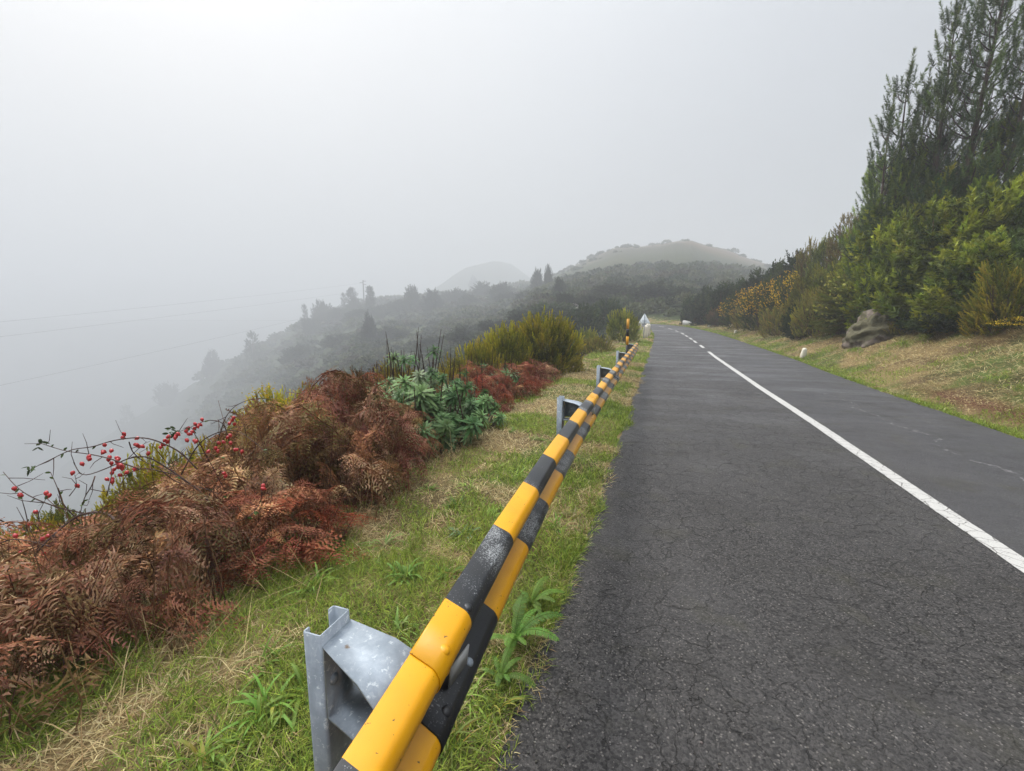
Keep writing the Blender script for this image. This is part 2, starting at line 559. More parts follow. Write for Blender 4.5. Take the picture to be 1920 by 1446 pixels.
def asphalt_mat():
    m, t, p, o = newmat('asphalt')
    tcn = nd(t, 'ShaderNodeTexCoord'); ob = tcn.outputs['Object']
    s = nd(t, 'ShaderNodeSeparateXYZ'); t.links.new(ob, s.inputs[0])
    big = noise(t, 0.55, 5, vec=ob)
    mid = noise(t, 5, 5, vec=ob, rough=0.65)
    fine = noise(t, 160, 3, vec=ob, rough=0.7)
    ag = nd(t, 'ShaderNodeTexVoronoi'); ag.inputs['Scale'].default_value = 95; t.links.new(ob, ag.inputs['Vector'])
    agc = nd(t, 'ShaderNodeSeparateXYZ'); t.links.new(ag.outputs['Color'], agc.inputs[0])
    right = ramp(t, mth(t, 'ADD', s.outputs[0], mth(t, 'MULTIPLY', mid, 0.12)), 2.38, 2.56)
    c = mixc(t, agc.outputs[0], (0.005, 0.0045, 0.004), (0.088, 0.081, 0.076))
    c = mixc(t, ramp(t, fine, 0.35, 0.7), mixc(t, 0.7, c, (0.013, 0.012, 0.012)), c)
    smooth = mixc(t, agc.outputs[0], (0.034, 0.033, 0.035), (0.058, 0.057, 0.060))
    c = mixc(t, mth(t, 'MULTIPLY', right, 0.75), c, smooth)
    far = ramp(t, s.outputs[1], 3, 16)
    c = mixc(t, mth(t, 'MULTIPLY', far, 0.55), c, (0.060, 0.059, 0.063))  # paler down the road: grazing sheen put into the colour
    # patches: paler worn wheel tracks, darker damp places, brown-green film
    c = mixc(t, mth(t, 'MULTIPLY', ramp(t, big, 0.45, 0.7), 0.4), c, (0.066, 0.062, 0.061))
    c = mixc(t, mth(t, 'MULTIPLY', ramp(t, noise(t, 1.4, 5, vec=ob), 0.52, 0.72), 0.6), c, (0.020, 0.018, 0.016))
    c = mixc(t, mth(t, 'MULTIPLY', ramp(t, noise(t, 2.3, 6, vec=ob), 0.56, 0.75), 0.45), c, (0.046, 0.043, 0.022))
    st = nd(t, 'ShaderNodeTexVoronoi'); st.inputs['Scale'].default_value = 55; t.links.new(ob, st.inputs['Vector'])
    stc = nd(t, 'ShaderNodeSeparateXYZ'); t.links.new(st.outputs['Color'], stc.inputs[0])
    stone = mth(t, 'MULTIPLY', mth(t, 'GREATER_THAN', stc.outputs[1], 0.984), mth(t, 'LESS_THAN', st.outputs['Distance'], 0.24))
    c = mixc(t, stone, c, (0.17, 0.16, 0.15))
    chip = mth(t, 'MULTIPLY', mth(t, 'GREATER_THAN', agc.outputs[1], 0.90), mth(t, 'LESS_THAN', ag.outputs['Distance'], 0.42))
    c = mixc(t, mth(t, 'MULTIPLY', chip, mth(t, 'SUBTRACT', 1.0, mth(t, 'MULTIPLY', right, 0.8))), c, (0.12, 0.11, 0.10))
    mp = nd(t, 'ShaderNodeMapping'); mp.inputs['Scale'].default_value = (0.35, 1.3, 1); t.links.new(ob, mp.inputs[0])
    wet_sheen = mth(t, 'MULTIPLY', ramp(t, noise(t, 0.75, 5, vec=mp.outputs[0], rough=0.6), 0.50, 0.64), ramp(t, s.outputs[1], 5, 12))
    c = mixc(t, mth(t, 'MULTIPLY', wet_sheen, 0.45), c, (0.105, 0.104, 0.110))  # light sheen of the damp bands painted into the colour
    # alligator cracks
    dis = nd(t, 'ShaderNodeTexNoise'); dis.inputs['Scale'].default_value = 3.2; dis.inputs['Detail'].default_value = 5; t.links.new(ob, dis.inputs['Vector'])
    va = nd(t, 'ShaderNodeVectorMath', operation='MULTIPLY_ADD')
    t.links.new(dis.outputs['Color'], va.inputs[0]); va.inputs[1].default_value = (0.5, 0.5, 0); t.links.new(ob, va.inputs[2])
    cr = []
    for sc_, wd in ((1.9, 0.006), (5.5, 0.016), (13.0, 0.034)):
        v = nd(t, 'ShaderNodeTexVoronoi', feature='DISTANCE_TO_EDGE', voronoi_dimensions='2D'); v.inputs['Scale'].default_value = sc_
        t.links.new(va.outputs[0], v.inputs['Vector'])
        cr.append(mth(t, 'SUBTRACT', 1.0, ramp(t, v.outputs['Distance'], wd * 0.4, wd * 1.3)))
    left = mth(t, 'SUBTRACT', 1.0, mth(t, 'MULTIPLY', right, 0.92))
    m1 = mth(t, 'MULTIPLY', ramp(t, noise(t, 1.1, 4, vec=ob), 0.44, 0.56), 0.75)
    m2 = ramp(t, noise(t, 0.8, 4, vec=ob), 0.38, 0.52)
    m3 = ramp(t, noise(t, 1.7, 4, vec=ob), 0.42, 0.58)
    crack = mth(t, 'MAXIMUM', mth(t, 'MULTIPLY', cr[0], m1), mth(t, 'MAXIMUM', mth(t, 'MULTIPLY', cr[1], m2), mth(t, 'MULTIPLY', mth(t, 'MULTIPLY', cr[2], m3), 0.22)))
    crack = mth(t, 'MULTIPLY', crack, left)
    c = mixc(t, mth(t, 'MULTIPLY', crack, 0.6), c, (0.012, 0.011, 0.010))
    # pale filled crack wandering along the right lane
    wv = mth(t, 'SUBTRACT', mth(t, 'ADD', s.outputs[0], mth(t, 'MULTIPLY', noise(t, 1.1, 6, vec=ob, rough=0.6), 0.9)), 4.06)
    wl = mth(t, 'MULTIPLY', mth(t, 'LESS_THAN', mth(t, 'ABSOLUTE', wv), 0.012), ramp(t, noise(t, 6, 3, vec=ob), 0.42, 0.55))
    wl = mth(t, 'MULTIPLY', wl, mth(t, 'MULTIPLY', mth(t, 'GREATER_THAN', s.outputs[1], 5.5), mth(t, 'LESS_THAN', s.outputs[1], 11.5)))
    c = mixc(t, mth(t, 'MULTIPLY', wl, 0.7), c, (0.19, 0.18, 0.18))
    t.links.new(c, p.inputs['Base Color'])
    rg = mth(t, 'SUBTRACT', mth(t, 'ADD', mth(t, 'MULTIPLY', mid, 0.35), 0.5), mth(t, 'MULTIPLY', ramp(t, big, 0.5, 0.7), 0.18))
    rg = mth(t, 'SUBTRACT', rg, mth(t, 'MULTIPLY', wet_sheen, 0.14))
    t.links.new(rg, p.inputs['Roughness'])
    p.inputs['Specular IOR Level'].default_value = 0.33
    hh = mth(t, 'SUBTRACT', mth(t, 'ADD', mth(t, 'MULTIPLY', ag.outputs['Distance'], -0.5), mth(t, 'MULTIPLY', fine, 0.6)), mth(t, 'MULTIPLY', crack, 1.6))
    bump(t, p, hh, 0.8, 0.009)
    return m


def marking_mat():
    m, t, p, o = newmat('road_paint')
    ob = nd(t, 'ShaderNodeTexCoord').outputs['Object']
    dis = nd(t, 'ShaderNodeTexNoise'); dis.inputs['Scale'].default_value = 5; dis.inputs['Detail'].default_value = 4; t.links.new(ob, dis.inputs['Vector'])
    va = nd(t, 'ShaderNodeVectorMath', operation='MULTIPLY_ADD')
    t.links.new(dis.outputs['Color'], va.inputs[0]); va.inputs[1].default_value = (0.12, 0.12, 0); t.links.new(ob, va.inputs[2])
    v = nd(t, 'ShaderNodeTexVoronoi', feature='DISTANCE_TO_EDGE', voronoi_dimensions='2D'); v.inputs['Scale'].default_value = 7.5
    t.links.new(va.outputs[0], v.inputs['Vector'])
    crack = mth(t, 'SUBTRACT', 1.0, ramp(t, v.outputs['Distance'], 0.012, 0.035))
    s = nd(t, 'ShaderNodeSeparateXYZ'); t.links.new(ob, s.inputs[0])
    crack = mth(t, 'MULTIPLY', crack, mth(t, 'SUBTRACT', 1.0, ramp(t, s.outputs[1], 6.5, 10)))
    n = noise(t, 12, 5, vec=ob); f = noise(t, 110, 3, vec=ob)
    c = mixc(t, n, (0.38, 0.37, 0.345), (0.47, 0.46, 0.435))
    c = mixc(t, ramp(t, mth(t, 'ADD', f, mth(t, 'MULTIPLY', n, 0.5)), 0.84, 0.95), c, (0.12, 0.11, 0.11))
    c = mixc(t, mth(t, 'MULTIPLY', crack, 0.85), c, (0.05, 0.045, 0.04))
    t.links.new(c, p.inputs['Base Color'])
    p.inputs['Roughness'].default_value = 0.6
    bump(t, p, mth(t, 'SUBTRACT', f, crack), 0.3, 0.004)
    return m


# ------------------------------------------------------------------ ground
gx = np.concatenate([np.arange(-2100, -900, 60), np.arange(-900, -60, 14), np.arange(-60, -11, 1.2), np.arange(-11, 13, .13), np.arange(13, 42, 1.1), np.arange(42, 420, 13), np.arange(420, 1000, 60)])
gy = np.concatenate([np.arange(-40, -1, 1.5), np.arange(-1, 32, .14), np.arange(32, 92, .9), np.arange(92, 900, 12), np.arange(900, 2100, 60)])
X, Y = np.meshgrid(gx, gy)
Z, gL, gR, gS = G(X.ravel(), Y.ravel(), True)
x_, y_ = X.ravel(), Y.ravel()
SOIL = np.array([0.055, 0.036, 0.021]); STRAW = np.array([0.19, 0.14, 0.065]); GREEN = np.array([0.07, 0.095, 0.022]); REDS = np.array([0.085, 0.038, 0.022]); SCRUB = np.array([0.035, 0.045, 0.018])
n1 = fbm(x_ * 0.9, y_ * 0.9, 4); n2 = fbm(x_ * 2.3 + 9, y_ * 2.3, 3)
a = sst((n1 - 0.36) / 0.2)[:, None]
gc = STRAW * a + GREEN * (1 - a)
b = (sst((n2 - 0.45) / 0.15) * 0.6)[:, None]
gc = gc * (1 - b) + SOIL * b
dp = sst((gL - 1.6) / 0.8)[:, None]
gc = gc * (1 - dp) + SOIL * dp
scar = (np.exp(-((gR - 0.62) / 0.26) ** 2) * sst((y_ - 7) / 1) * sst((13.5 - y_) / 3) * (gR > 0))[:, None]
gc = gc * (1 - scar) + REDS * scar
hb = sst((gR - 3) / 1)[:, None]
gc = gc * (1 - hb) + SOIL * hb
far = sst((np.hypot(x_, y_) - 25) / 30)[:, None] * ((np.maximum(gL, gR) > 3) | (gS > 80))[:, None]
grassy = sst((fbm(x_ / 36 + 40, y_ / 36, 4) - 0.46) / 0.12)[:, None]
hillg = np.array([0.105, 0.070, 0.036]) * grassy + np.array([0.048, 0.042, 0.023]) * (1 - grassy)
up_ = (sst((Z - 20) / 24) * sst((15 - np.degrees(np.arctan2(-x_, y_))) / 6))[:, None]
gc = gc * (1 - far) + (SCRUB * (1 - up_) + hillg * up_) * far
ga = Acc()
ny, nx = X.shape
ii = (np.arange(ny - 1)[:, None] * nx + np.arange(nx - 1)[None]).ravel()
ga.add(np.stack([x_, y_, Z], 1), np.stack([ii, ii + 1, ii + nx + 1, ii + nx], 1), np.full(len(ii), 4), gc)
struct(obj('ground', ga.mesh('ground', M_ground, True)))
ZMIN = float(Z.min())


# ------------------------------------------------------------------ road and markings
def cl_point(s):
    x = np.interp(s, sacc, CL[:, 0]); y = np.interp(s, sacc, CL[:, 1])
    e = 1.5
    tx = np.interp(s + e, sacc, CL[:, 0]) - np.interp(s - e, sacc, CL[:, 0]); ty = np.interp(s + e, sacc, CL[:, 1]) - np.interp(s - e, sacc, CL[:, 1])
    l = np.hypot(tx, ty)
    return x, y, ty / l, -tx / l        # right-hand normal


def strip(acc, s, wl, wr, cols, dz, col=(1, 1, 1)):
    x, y, nx_, ny_ = cl_point(s)
    z = np.interp(s, ZS, ZZ) + dz
    f = np.linspace(0, 1, cols + 1)
    off = -wl[:, None] * (1 - f)[None] + wr[:, None] * f[None]
    V = np.stack([x[:, None] + nx_[:, None] * off, y[:, None] + ny_[:, None] * off, np.repeat(z[:, None], cols + 1, 1)], -1)
    n, c = V.shape[:2]
    i = (np.arange(n - 1)[:, None] * c + np.arange(c - 1)[None]).ravel()
    return acc.add(V.reshape(-1, 3), np.stack([i, i + 1, i + c + 1, i + c], 1), np.full(len(i), 4), col)


s = np.concatenate([np.arange(-12, 30, 0.06), np.arange(30, sacc[-1] - 2, 0.5)])
edge = (fbm(s * 1.3, s * 0 + 3, 4) - 0.47) * 0.16
edge2 = (fbm(s * 1.1 + 50, s * 0 + 8, 4) - 0.47) * 0.12
struct(obj('road', strip(Acc(), s, np.interp(s, *WL) + edge, np.interp(s, *WR) + edge2, 12, 0.0).mesh('road', asphalt_mat())))
M_mark = marking_mat()
mk = Acc()
s = np.arange(-8, 22.7, 0.05)
strip(mk, s, 0.072 + (fbm(s * 9, s * 0, 2) - .37) * .012, 0.072 + (fbm(s * 9 + 80, s * 0, 2) - .37) * .012, 1, 0.004)
for k, (s0, ln) in enumerate([(24.9, 1.9), (28.6, 1.7), (31.4, 1.7), (34.2, 1.7), (37.2, 1.7), (40.6, 1.7), (44.2, 1.8), (48.4, 1.9), (53.2, 2.0), (58, 2.0)]):
    s = np.linspace(s0, s0 + ln, 8)
    strip(mk, s, np.full(8, .07), np.full(8, .07), 1, 0.004)
struct(obj('road_markings', mk.mesh('road_markings', M_mark)))

# ------------------------------------------------------------------ guardrail
RAILY = [-1.5, 0.6, 1.6, 2.6, 3.9, 7, 12, 16.6]
RAILX = [-.49, -.56, -.635, -.69, -.735, -.80, -.85, -.88]
RTOP, RH = 0.79, 0.156


def rail_x(y):
    return np.interp(y, RAILY, RAILX)


def rail_z(y):
    return np.interp(y, ZS, ZZ) + RTOP - RH


half = [(0, .156), (.003, .1565), (.062, .1335), (.070, .1285), (.0765, .121), (.0835, .106), (.0845, .099), (.0845, .091), (.0835, .084), (.077, .071), (.070, .0635), (.020, .036), (.011, .029), (.006, .020), (.005, .012)]
prof = np.array(half + [(u, -v) for u, v in half[::-1]])
tgp = nrm(np.gradient(prof, axis=0)); nip = np.stack([tgp[:, 1], -tgp[:, 0]], 1)
if nip[6, 0] > 0:
    nip = -nip


def beam_mesh(y0, y1, proud):
    ys = np.linspace(y0, y1, max(12, int((y1 - y0) / 0.12)))
    outer = prof - nip * proud
    inner = prof + nip * (0.0032 - proud)
    loop = np.concatenate([outer, inner[::-1]])
    n = len(loop)
    V = np.stack([rail_x(ys)[:, None] + loop[None, :, 0], np.repeat(ys[:, None], n, 1), rail_z(ys)[:, None] + loop[None, :, 1]], -1)
    j = np.arange(n); j2 = (j + 1) % n
    I = [np.stack([i * n + j, (i + 1) * n + j, (i + 1) * n + j2, i * n + j2], 1).ravel() for i in range(len(ys) - 1)]
    T = [4] * (n * (len(ys) - 1))
    m_ = len(outer)
    e0 = []
    for k in range(m_ - 1):
        e0 += [k, k + 1, n - 2 - k, n - 1 - k]
    e0 = np.array(e0)
    ac = Acc()
    ac.add(V.reshape(-1, 3), np.concatenate(I + [e0, e0.reshape(-1, 4)[:, ::-1].ravel() + (len(ys) - 1) * n]), T + [4] * (2 * (m_ - 1)), (1, 1, 1))
    m = ac.mesh('beam', M_paint, False)
    uv = m.uv_layers.new(name='along')
    co = np.empty(len(m.vertices) * 3, np.float32); m.vertices.foreach_get('co', co); co = co.reshape(-1, 3)
    li = np.empty(len(m.loops), np.int32); m.loops.foreach_get('vertex_index', li)
    p = co[li]
    uvv = np.stack([(p[:, 1] - 0.583) / BLOCK + 1, p[:, 2] - rail_z(p[:, 1])], 1).astype(np.float32)
    uv.data.foreach_set('uv', uvv.ravel())
    return m


def dome(r, hgt, n=14, rings=4):
    ac = Acc(); V = []; I = []; T = []
    for k in range(rings):
        a_ = k / rings * math.pi / 2
        for q in range(n):
            b_ = q / n * 2 * math.pi
            V.append((hgt * math.sin(a_), r * math.cos(a_) * math.cos(b_), r * math.cos(a_) * math.sin(b_)))
    V.append((hgt, 0, 0))
    for k in range(rings - 1):
        for q in range(n):
            I += [k * n + q, k * n + (q + 1) % n, (k + 1) * n + (q + 1) % n, (k + 1) * n + q]; T.append(4)
    for q in range(n):
        I += [(rings - 1) * n + q, (rings - 1) * n + (q + 1) % n, rings * n]; T.append(3)
    return ac.add(V, I, T, (1, 1, 1))


rail = thing('guardrail', 'yellow and black chequered steel guardrail running along the grass verge beside the road', 'guardrail', (0, 0, 0))
joints = [-1.5, 0.86, 4.6, 8.1, 12.1, 16.6]
bolt_y = dome(.0165, .011).mesh('bolt', M_yel, True); bolt_b = dome(.0165, .011).mesh('bolt', M_blk, True); bolt_s = dome(.016, .011).mesh('bolt', M_steel, True)
for k in range(5):
    y0, y1 = joints[k], joints[k + 1] + (0.32 if k < 4 else 0)
    bm = obj('beam', beam_mesh(y0, y1, 0.0 if k % 2 == 0 else 0.0042), rail)
    if k >= 1:
        pr = 0.0 if k % 2 == 0 else 0.0042
        for dy in (0.07, 0.25):
            for v, u in ((0.128, .066), (0.062, .066), (-.062, .066), (-.128, .066)):
                y = y0 + dy
                par = (math.floor((y - .583) / BLOCK + 1 - (0 if v > 0 else .545)) + (1 if v > 0 else 0)) % 2
                mesh = bolt_y if par == 0 else (bolt_b if dy < .1 or v > 0 else bolt_s)
                b = obj('bolt', mesh, bm, (float(rail_x(y)) + u + pr - 0.002, y, float(rail_z(y)) + v))
                b.rotation_euler = (0, R_(-62) if v in (.128, -.062) else R_(40), 0)
# posts: lipped channels with the web towards the road, and bent-plate spacers
post_y = [0.88, 4.65, 8.15, 12.2, 15.9]
for y in post_y:
    xw = float(rail_x(y)) - 0.252
    zt = float(rail_z(y)) + RH + 0.012
    t_ = 0.0055; ww, fl, lip = 0.12, 0.062, 0.022
    pf = [(0, -ww / 2), (-fl, -ww / 2), (-fl, -ww / 2 + lip), (-fl + t_, -ww / 2 + lip), (-fl + t_, -ww / 2 + t_), (-t_, -ww / 2 + t_), (-t_, ww / 2 - t_), (-fl + t_, ww / 2 - t_), (-fl + t_, ww / 2 - lip), (-fl, ww / 2 - lip), (-fl, ww / 2), (0, ww / 2)]
    pa = Acc()
    # soften the outer corners
    pts = []
    for i, (px_, py_) in enumerate(pf):
        if i in (0, 1, 10, 11):
            pv, nx2 = np.array(pf[i - 1]), np.array(pf[(i + 1) % len(pf)]); c_ = np.array([px_, py_])
            for q in (0, .5, 1):
                d1 = nrm(pv - c_) * .009; d2 = nrm(nx2 - c_) * .009
                pts.append(c_ + d1 * (1 - q) ** 2 + d2 * q ** 2)
        else:
            pts.append(np.array([px_, py_]))
    P3 = np.array([(q[0], q[1], 0) for q in pts])
    zb = gz(xw, y) - 0.3
    extrude(pa, P3[::-1], (xw, y, zb), (xw, y, zt))
    po = obj('post', pa.mesh('post', M_steel), rail)
    # spacer loop (lateral u, height v), plate width along the road
    uo = [(0.003, -.055), (0.003, .035 + .0), (.016, .075 - .04), (.0, .0)]
    L_ = xw + 0.002; Rr_ = float(rail_x(y)) + 0.004
    wd = Rr_ - L_
    zt2 = zt - .03
    o_ = [(0, 0), (wd * .62, -.018), (wd, -.055), (wd, -.15), (wd * .62, -.205), (0, -.225)]
    ins = 0.006
    i_ = [(ins * 1.0, -ins), (wd * .6, -.018 - ins), (wd - ins, -.058 - ins * .6), (wd - ins, -.147), (wd * .6, -.205 + ins), (ins, -.225 + ins)]
    sa = Acc()
    hw = 0.058
    n = len(o_)
    V = []
    for sg_ in (-1, 1):
        yo = [y + sg_ * (hw + (.085 if sg_ < 0 else -.005) * min(1, a_ / wd)) for a_, b_ in o_]
        V += [(L_ + a_, q_, zt2 + b_) for (a_, b_), q_ in zip(o_, yo)] + [(L_ + a_, q_, zt2 + b_) for (a_, b_), q_ in zip(i_, yo)]
    I = []; T = []
    for j in range(n):
        j2 = (j + 1) % n
        I += [j, j2, 2 * n + j2, 2 * n + j]; T.append(4)
        I += [n + j, 3 * n + j, 3 * n + j2, n + j2]; T.append(4)
        I += [j, n + j, n + j2, j2]; T.append(4)
        I += [2 * n + j, 2 * n + j2, 3 * n + j2, 3 * n + j]; T.append(4)
    sa.add(V, I, T, (1, 1, 1))
    box(sa, (L_ + .008, y + hw - .014, zt2 - .2), (L_ + wd * .72, y + hw - .009, zt2 - .028))  # far-side closing plate, added to keep the spacer opening dark
    spc = obj('spacer', sa.mesh('spacer', M_steel), rail)
    obj('bolt', bolt_s, spc, (L_ + .006, y - .03, zt2 - .12))
    # grey reflector plate wedged in the valley of the beam
    da = Acc()
    yy = y + .15
    box(da, (0.0, -.05, -.036), (.004, .05, .036))
    dpl = obj('reflector_plate', da.mesh('reflector_plate', M_grey), rail, (float(rail_x(yy)) + .066, yy, float(rail_z(yy)) - .004))
    dpl.rotation_euler = (0, R_(8), R_(-6))


# ------------------------------------------------------------------ roadside furniture
def banded(h, r, bands, cols, sides=16):
    ac = Acc(); z = 0
    for hh, c in zip(bands, cols):
        tube(ac, [(0, 0, z), (0, 0, z + hh)], r, c, sides); z += hh
    return ac


p = on(1177, 14.6)
mp = thing('marker_pole', 'tall yellow and black banded marker pole standing behind the far end of the guardrail', 'marker pole', p)
top = EYE + 0.03 - p[2]
bl = [top - 1.22, .40, .30, .30, .22]
bnd = [top - 1.10, 0.36, 0.38, 0.36]
pb = Acc()
z = 0
for hh, c in zip([top - .84, .28, .24, .32], [(.02, .02, .022), (.78, .36, .02), (.02, .02, .022), (.80, .40, .06)]):
    tube(pb, [(0, 0, z), (0, 0, z + hh)], .042, c, 16); z += hh
obj('pole', pb.mesh('pole', col_mat('pole_paint', 0.5, 40, 0.2, 0.1)), mp)
ca = Acc(); tube(ca, [(0, 0, top), (0, 0, top + .012)], .044, (.75, .38, .06), 16)
obj('cap', ca.mesh('cap', M_yel), mp)

p = on(1207.5, 31.0)
p[2] = gz(p[0], p[1])
sg = thing('warning_sign', 'triangular road warning sign seen from its grey back on a thin steel post', 'road sign', p, R_(8))
zc = EYE - 6.5 / 807 * 31 - p[2]; th_ = .70; hw = .41
ta = Acc(); tube(ta, [(0, 0, 0), (0, 0, zc + th_ - .06)], .03, (1, 1, 1), 12)
obj('post', ta.mesh('post', M_steel), sg)


def rounded_tri(w_, h_, r, y, t2):
    c = [(-w_, 0), (w_, 0), (0, h_)]
    pts = []
    for i in range(3):
        a_ = np.array(c[i - 1]); b_ = np.array(c[i]); d_ = np.array(c[(i + 1) % 3])
        u1 = nrm(a_ - b_) * r; u2 = nrm(d_ - b_) * r
        for q in np.linspace(0, 1, 5):
            pts.append(b_ + u1 * (1 - q) ** 2 + u2 * q ** 2)
    return np.array([(q[0], 0, q[1]) for q in pts]) + np.array([0, y, 0])


pl = Acc(); extrude(pl, rounded_tri(hw, th_, .07, 0.045, 0), (0, 0, zc), (0, .012, zc)); obj('plate', pl.mesh('plate', M_signback), sg)
pl = Acc(); extrude(pl, rounded_tri(hw * .98, th_ * .98, .07, 0.058, 0), (0, 0, zc + .005), (0, .003, zc + .005)); obj('border', pl.mesh('border', M_red), sg)
pl = Acc(); extrude(pl, rounded_tri(hw * .70, th_ * .70, .05, 0.062, 0), (0, 0, zc + .08), (0, .003, zc + .08)); obj('face', pl.mesh('face', M_wht), sg)
for zz in (.16, .42):
    cl = Acc(); box(cl, (-.05 - .1 * (zz < .2), .028, zc + zz), (.05 + .1 * (zz < .2), .044, zc + zz + .035)); obj('bracket', cl.mesh('bracket', M_steel), sg)


def stone_mesh(wx, wy, h, seed, round_=0.3):
    """hewn guard stone with a rounded head"""
    r_ = np.random.RandomState(seed)
    ac = Acc(); n = 14; rows = []
    hs = [0, .3, .6, .8, .9, .97, 1.0]; ws = [1.05, 1.0, .97, .9, .74, .45, .05]
    for h_, w_ in zip(hs, ws):
        for q in range(n):
            a_ = q / n * 2 * math.pi
            ca_, sa_ = math.cos(a_), math.sin(a_)
            k = (abs(ca_) ** 4 + abs(sa_) ** 4) ** -.25
            j = 1 + r_.uniform(-.05, .05)
            rows.append((ca_ * k * wx / 2 * w_ * j, sa_ * k * wy / 2 * w_ * j, h_ * h + r_.uniform(-.01, .01)))
    I = []; T = []
    for k in range(len(hs) - 1):
        for q in range(n):
            I += [k * n + q, k * n + (q + 1) % n, (k + 1) * n + (q + 1) % n, (k + 1) * n + q]; T.append(4)
    I += list(range((len(hs) - 1) * n, len(hs) * n)); T.append(n)
    V = np.array(rows)
    cc = np.array([0.84, 0.78, 0.66]) * r_.uniform(.85, 1.05, (len(V), 1))
    stain = (V[:, 2] < .12 * h)[:, None] | (r_.rand(len(V), 1) < .12)
    cc = np.where(stain, np.array([.36, .30, .22]), cc)
    return ac.add(V, I, T, cc).mesh('stone', M_white, True)


GS = 'whitewashed guard stones along the road edge'
for i, (px, y, w_, hp, lb) in enumerate([
        (1210.5, 31.8, .34, .92, 'whitewashed guard stone, the nearest, standing beside the warning sign post'),
        (1214.5, 34.0, .36, .98, 'whitewashed guard stone, second from the warning sign post'),
        (1215.5, 36.4, .36, .90, 'whitewashed guard stone, third and farthest past the warning sign post'),
        (1199.5, 41.5, .34, .75, 'whitewashed guard stone behind the warning sign, at the edge of the round bush')]):
    p = on(px, y)
    o = obj('guard_stone', stone_mesh(w_, .3, hp, 40 + i), None, (p[0], p[1], p[2] - .06))
    tag(o, lb, 'guard stone', GS)
for i, (px, py, w_, h_, lb) in enumerate([
        (1505, 671, .19, .42, 'small white marker stone on the grassy right bank below the rock'),
        (1379, 625, .2, .26, 'tiny white marker stone on the right verge below the gorse'),
        (1329, 613.5, .2, .26, 'tiny white marker stone on the right verge where the road bends')]):
    p = gp(px, py)
    o = obj('marker_stone', stone_mesh(w_, .17, h_, 60 + i), None, (p[0], p[1], gz(p[0], p[1]) - .03))
    o.rotation_euler = (R_(4), R_(5), .4)
    tag(o, lb, 'marker stone', 'white marker stones on the right verge')
p = on(1290, 52.0)
ba = Acc()
extrude(ba, np.array([(-.62, 0, -.05), (.62, 0, -.05), (.6, 0, .2), (.3, 0, .3), (-.45, 0, .5), (-.58, 0, .46)]), (0, -.16, 0), (0, .16, 0), (.62, .61, .58))
o = obj('parapet_block', ba.mesh('parapet_block', M_white), None, (p[0], p[1], p[2]))
o.rotation_euler = (0, 0, R_(-14))
tag(o, 'low white parapet block with a sloping top where the road bends', 'parapet')

# ------------------------------------------------------------------ plant prototypes
def jit(c, n, s=0.18, r=rs):
    c = np.asarray(c, float)
    return (c if c.ndim == 2 else c[None]) * (1 + r.uniform(-s, s, (n, 1))) * (1 + r.uniform(-.07, .07, (n, 3)))


def pick(pal, n, r=rs):
    return np.asarray(pal)[r.randint(0, len(pal), n)]


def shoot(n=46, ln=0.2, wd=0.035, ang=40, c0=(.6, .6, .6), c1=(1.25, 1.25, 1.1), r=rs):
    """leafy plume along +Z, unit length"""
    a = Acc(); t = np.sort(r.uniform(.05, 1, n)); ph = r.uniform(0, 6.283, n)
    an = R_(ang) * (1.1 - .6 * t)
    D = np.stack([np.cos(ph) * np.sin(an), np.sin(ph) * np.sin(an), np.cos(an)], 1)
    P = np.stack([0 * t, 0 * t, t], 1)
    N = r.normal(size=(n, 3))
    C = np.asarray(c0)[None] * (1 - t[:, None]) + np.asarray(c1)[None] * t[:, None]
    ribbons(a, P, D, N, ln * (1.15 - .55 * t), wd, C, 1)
    return a.arr()


SH_heath = [shoot(40, .24, .085, 42) for _ in range(3)]
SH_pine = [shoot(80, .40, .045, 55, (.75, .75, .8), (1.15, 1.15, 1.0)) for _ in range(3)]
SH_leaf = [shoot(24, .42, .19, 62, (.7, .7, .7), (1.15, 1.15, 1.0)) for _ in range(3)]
SH_brush = [shoot(130, .21, .03, 62, (.8, .8, .8), (1.2, 1.2, 1.05)) for _ in range(3)]


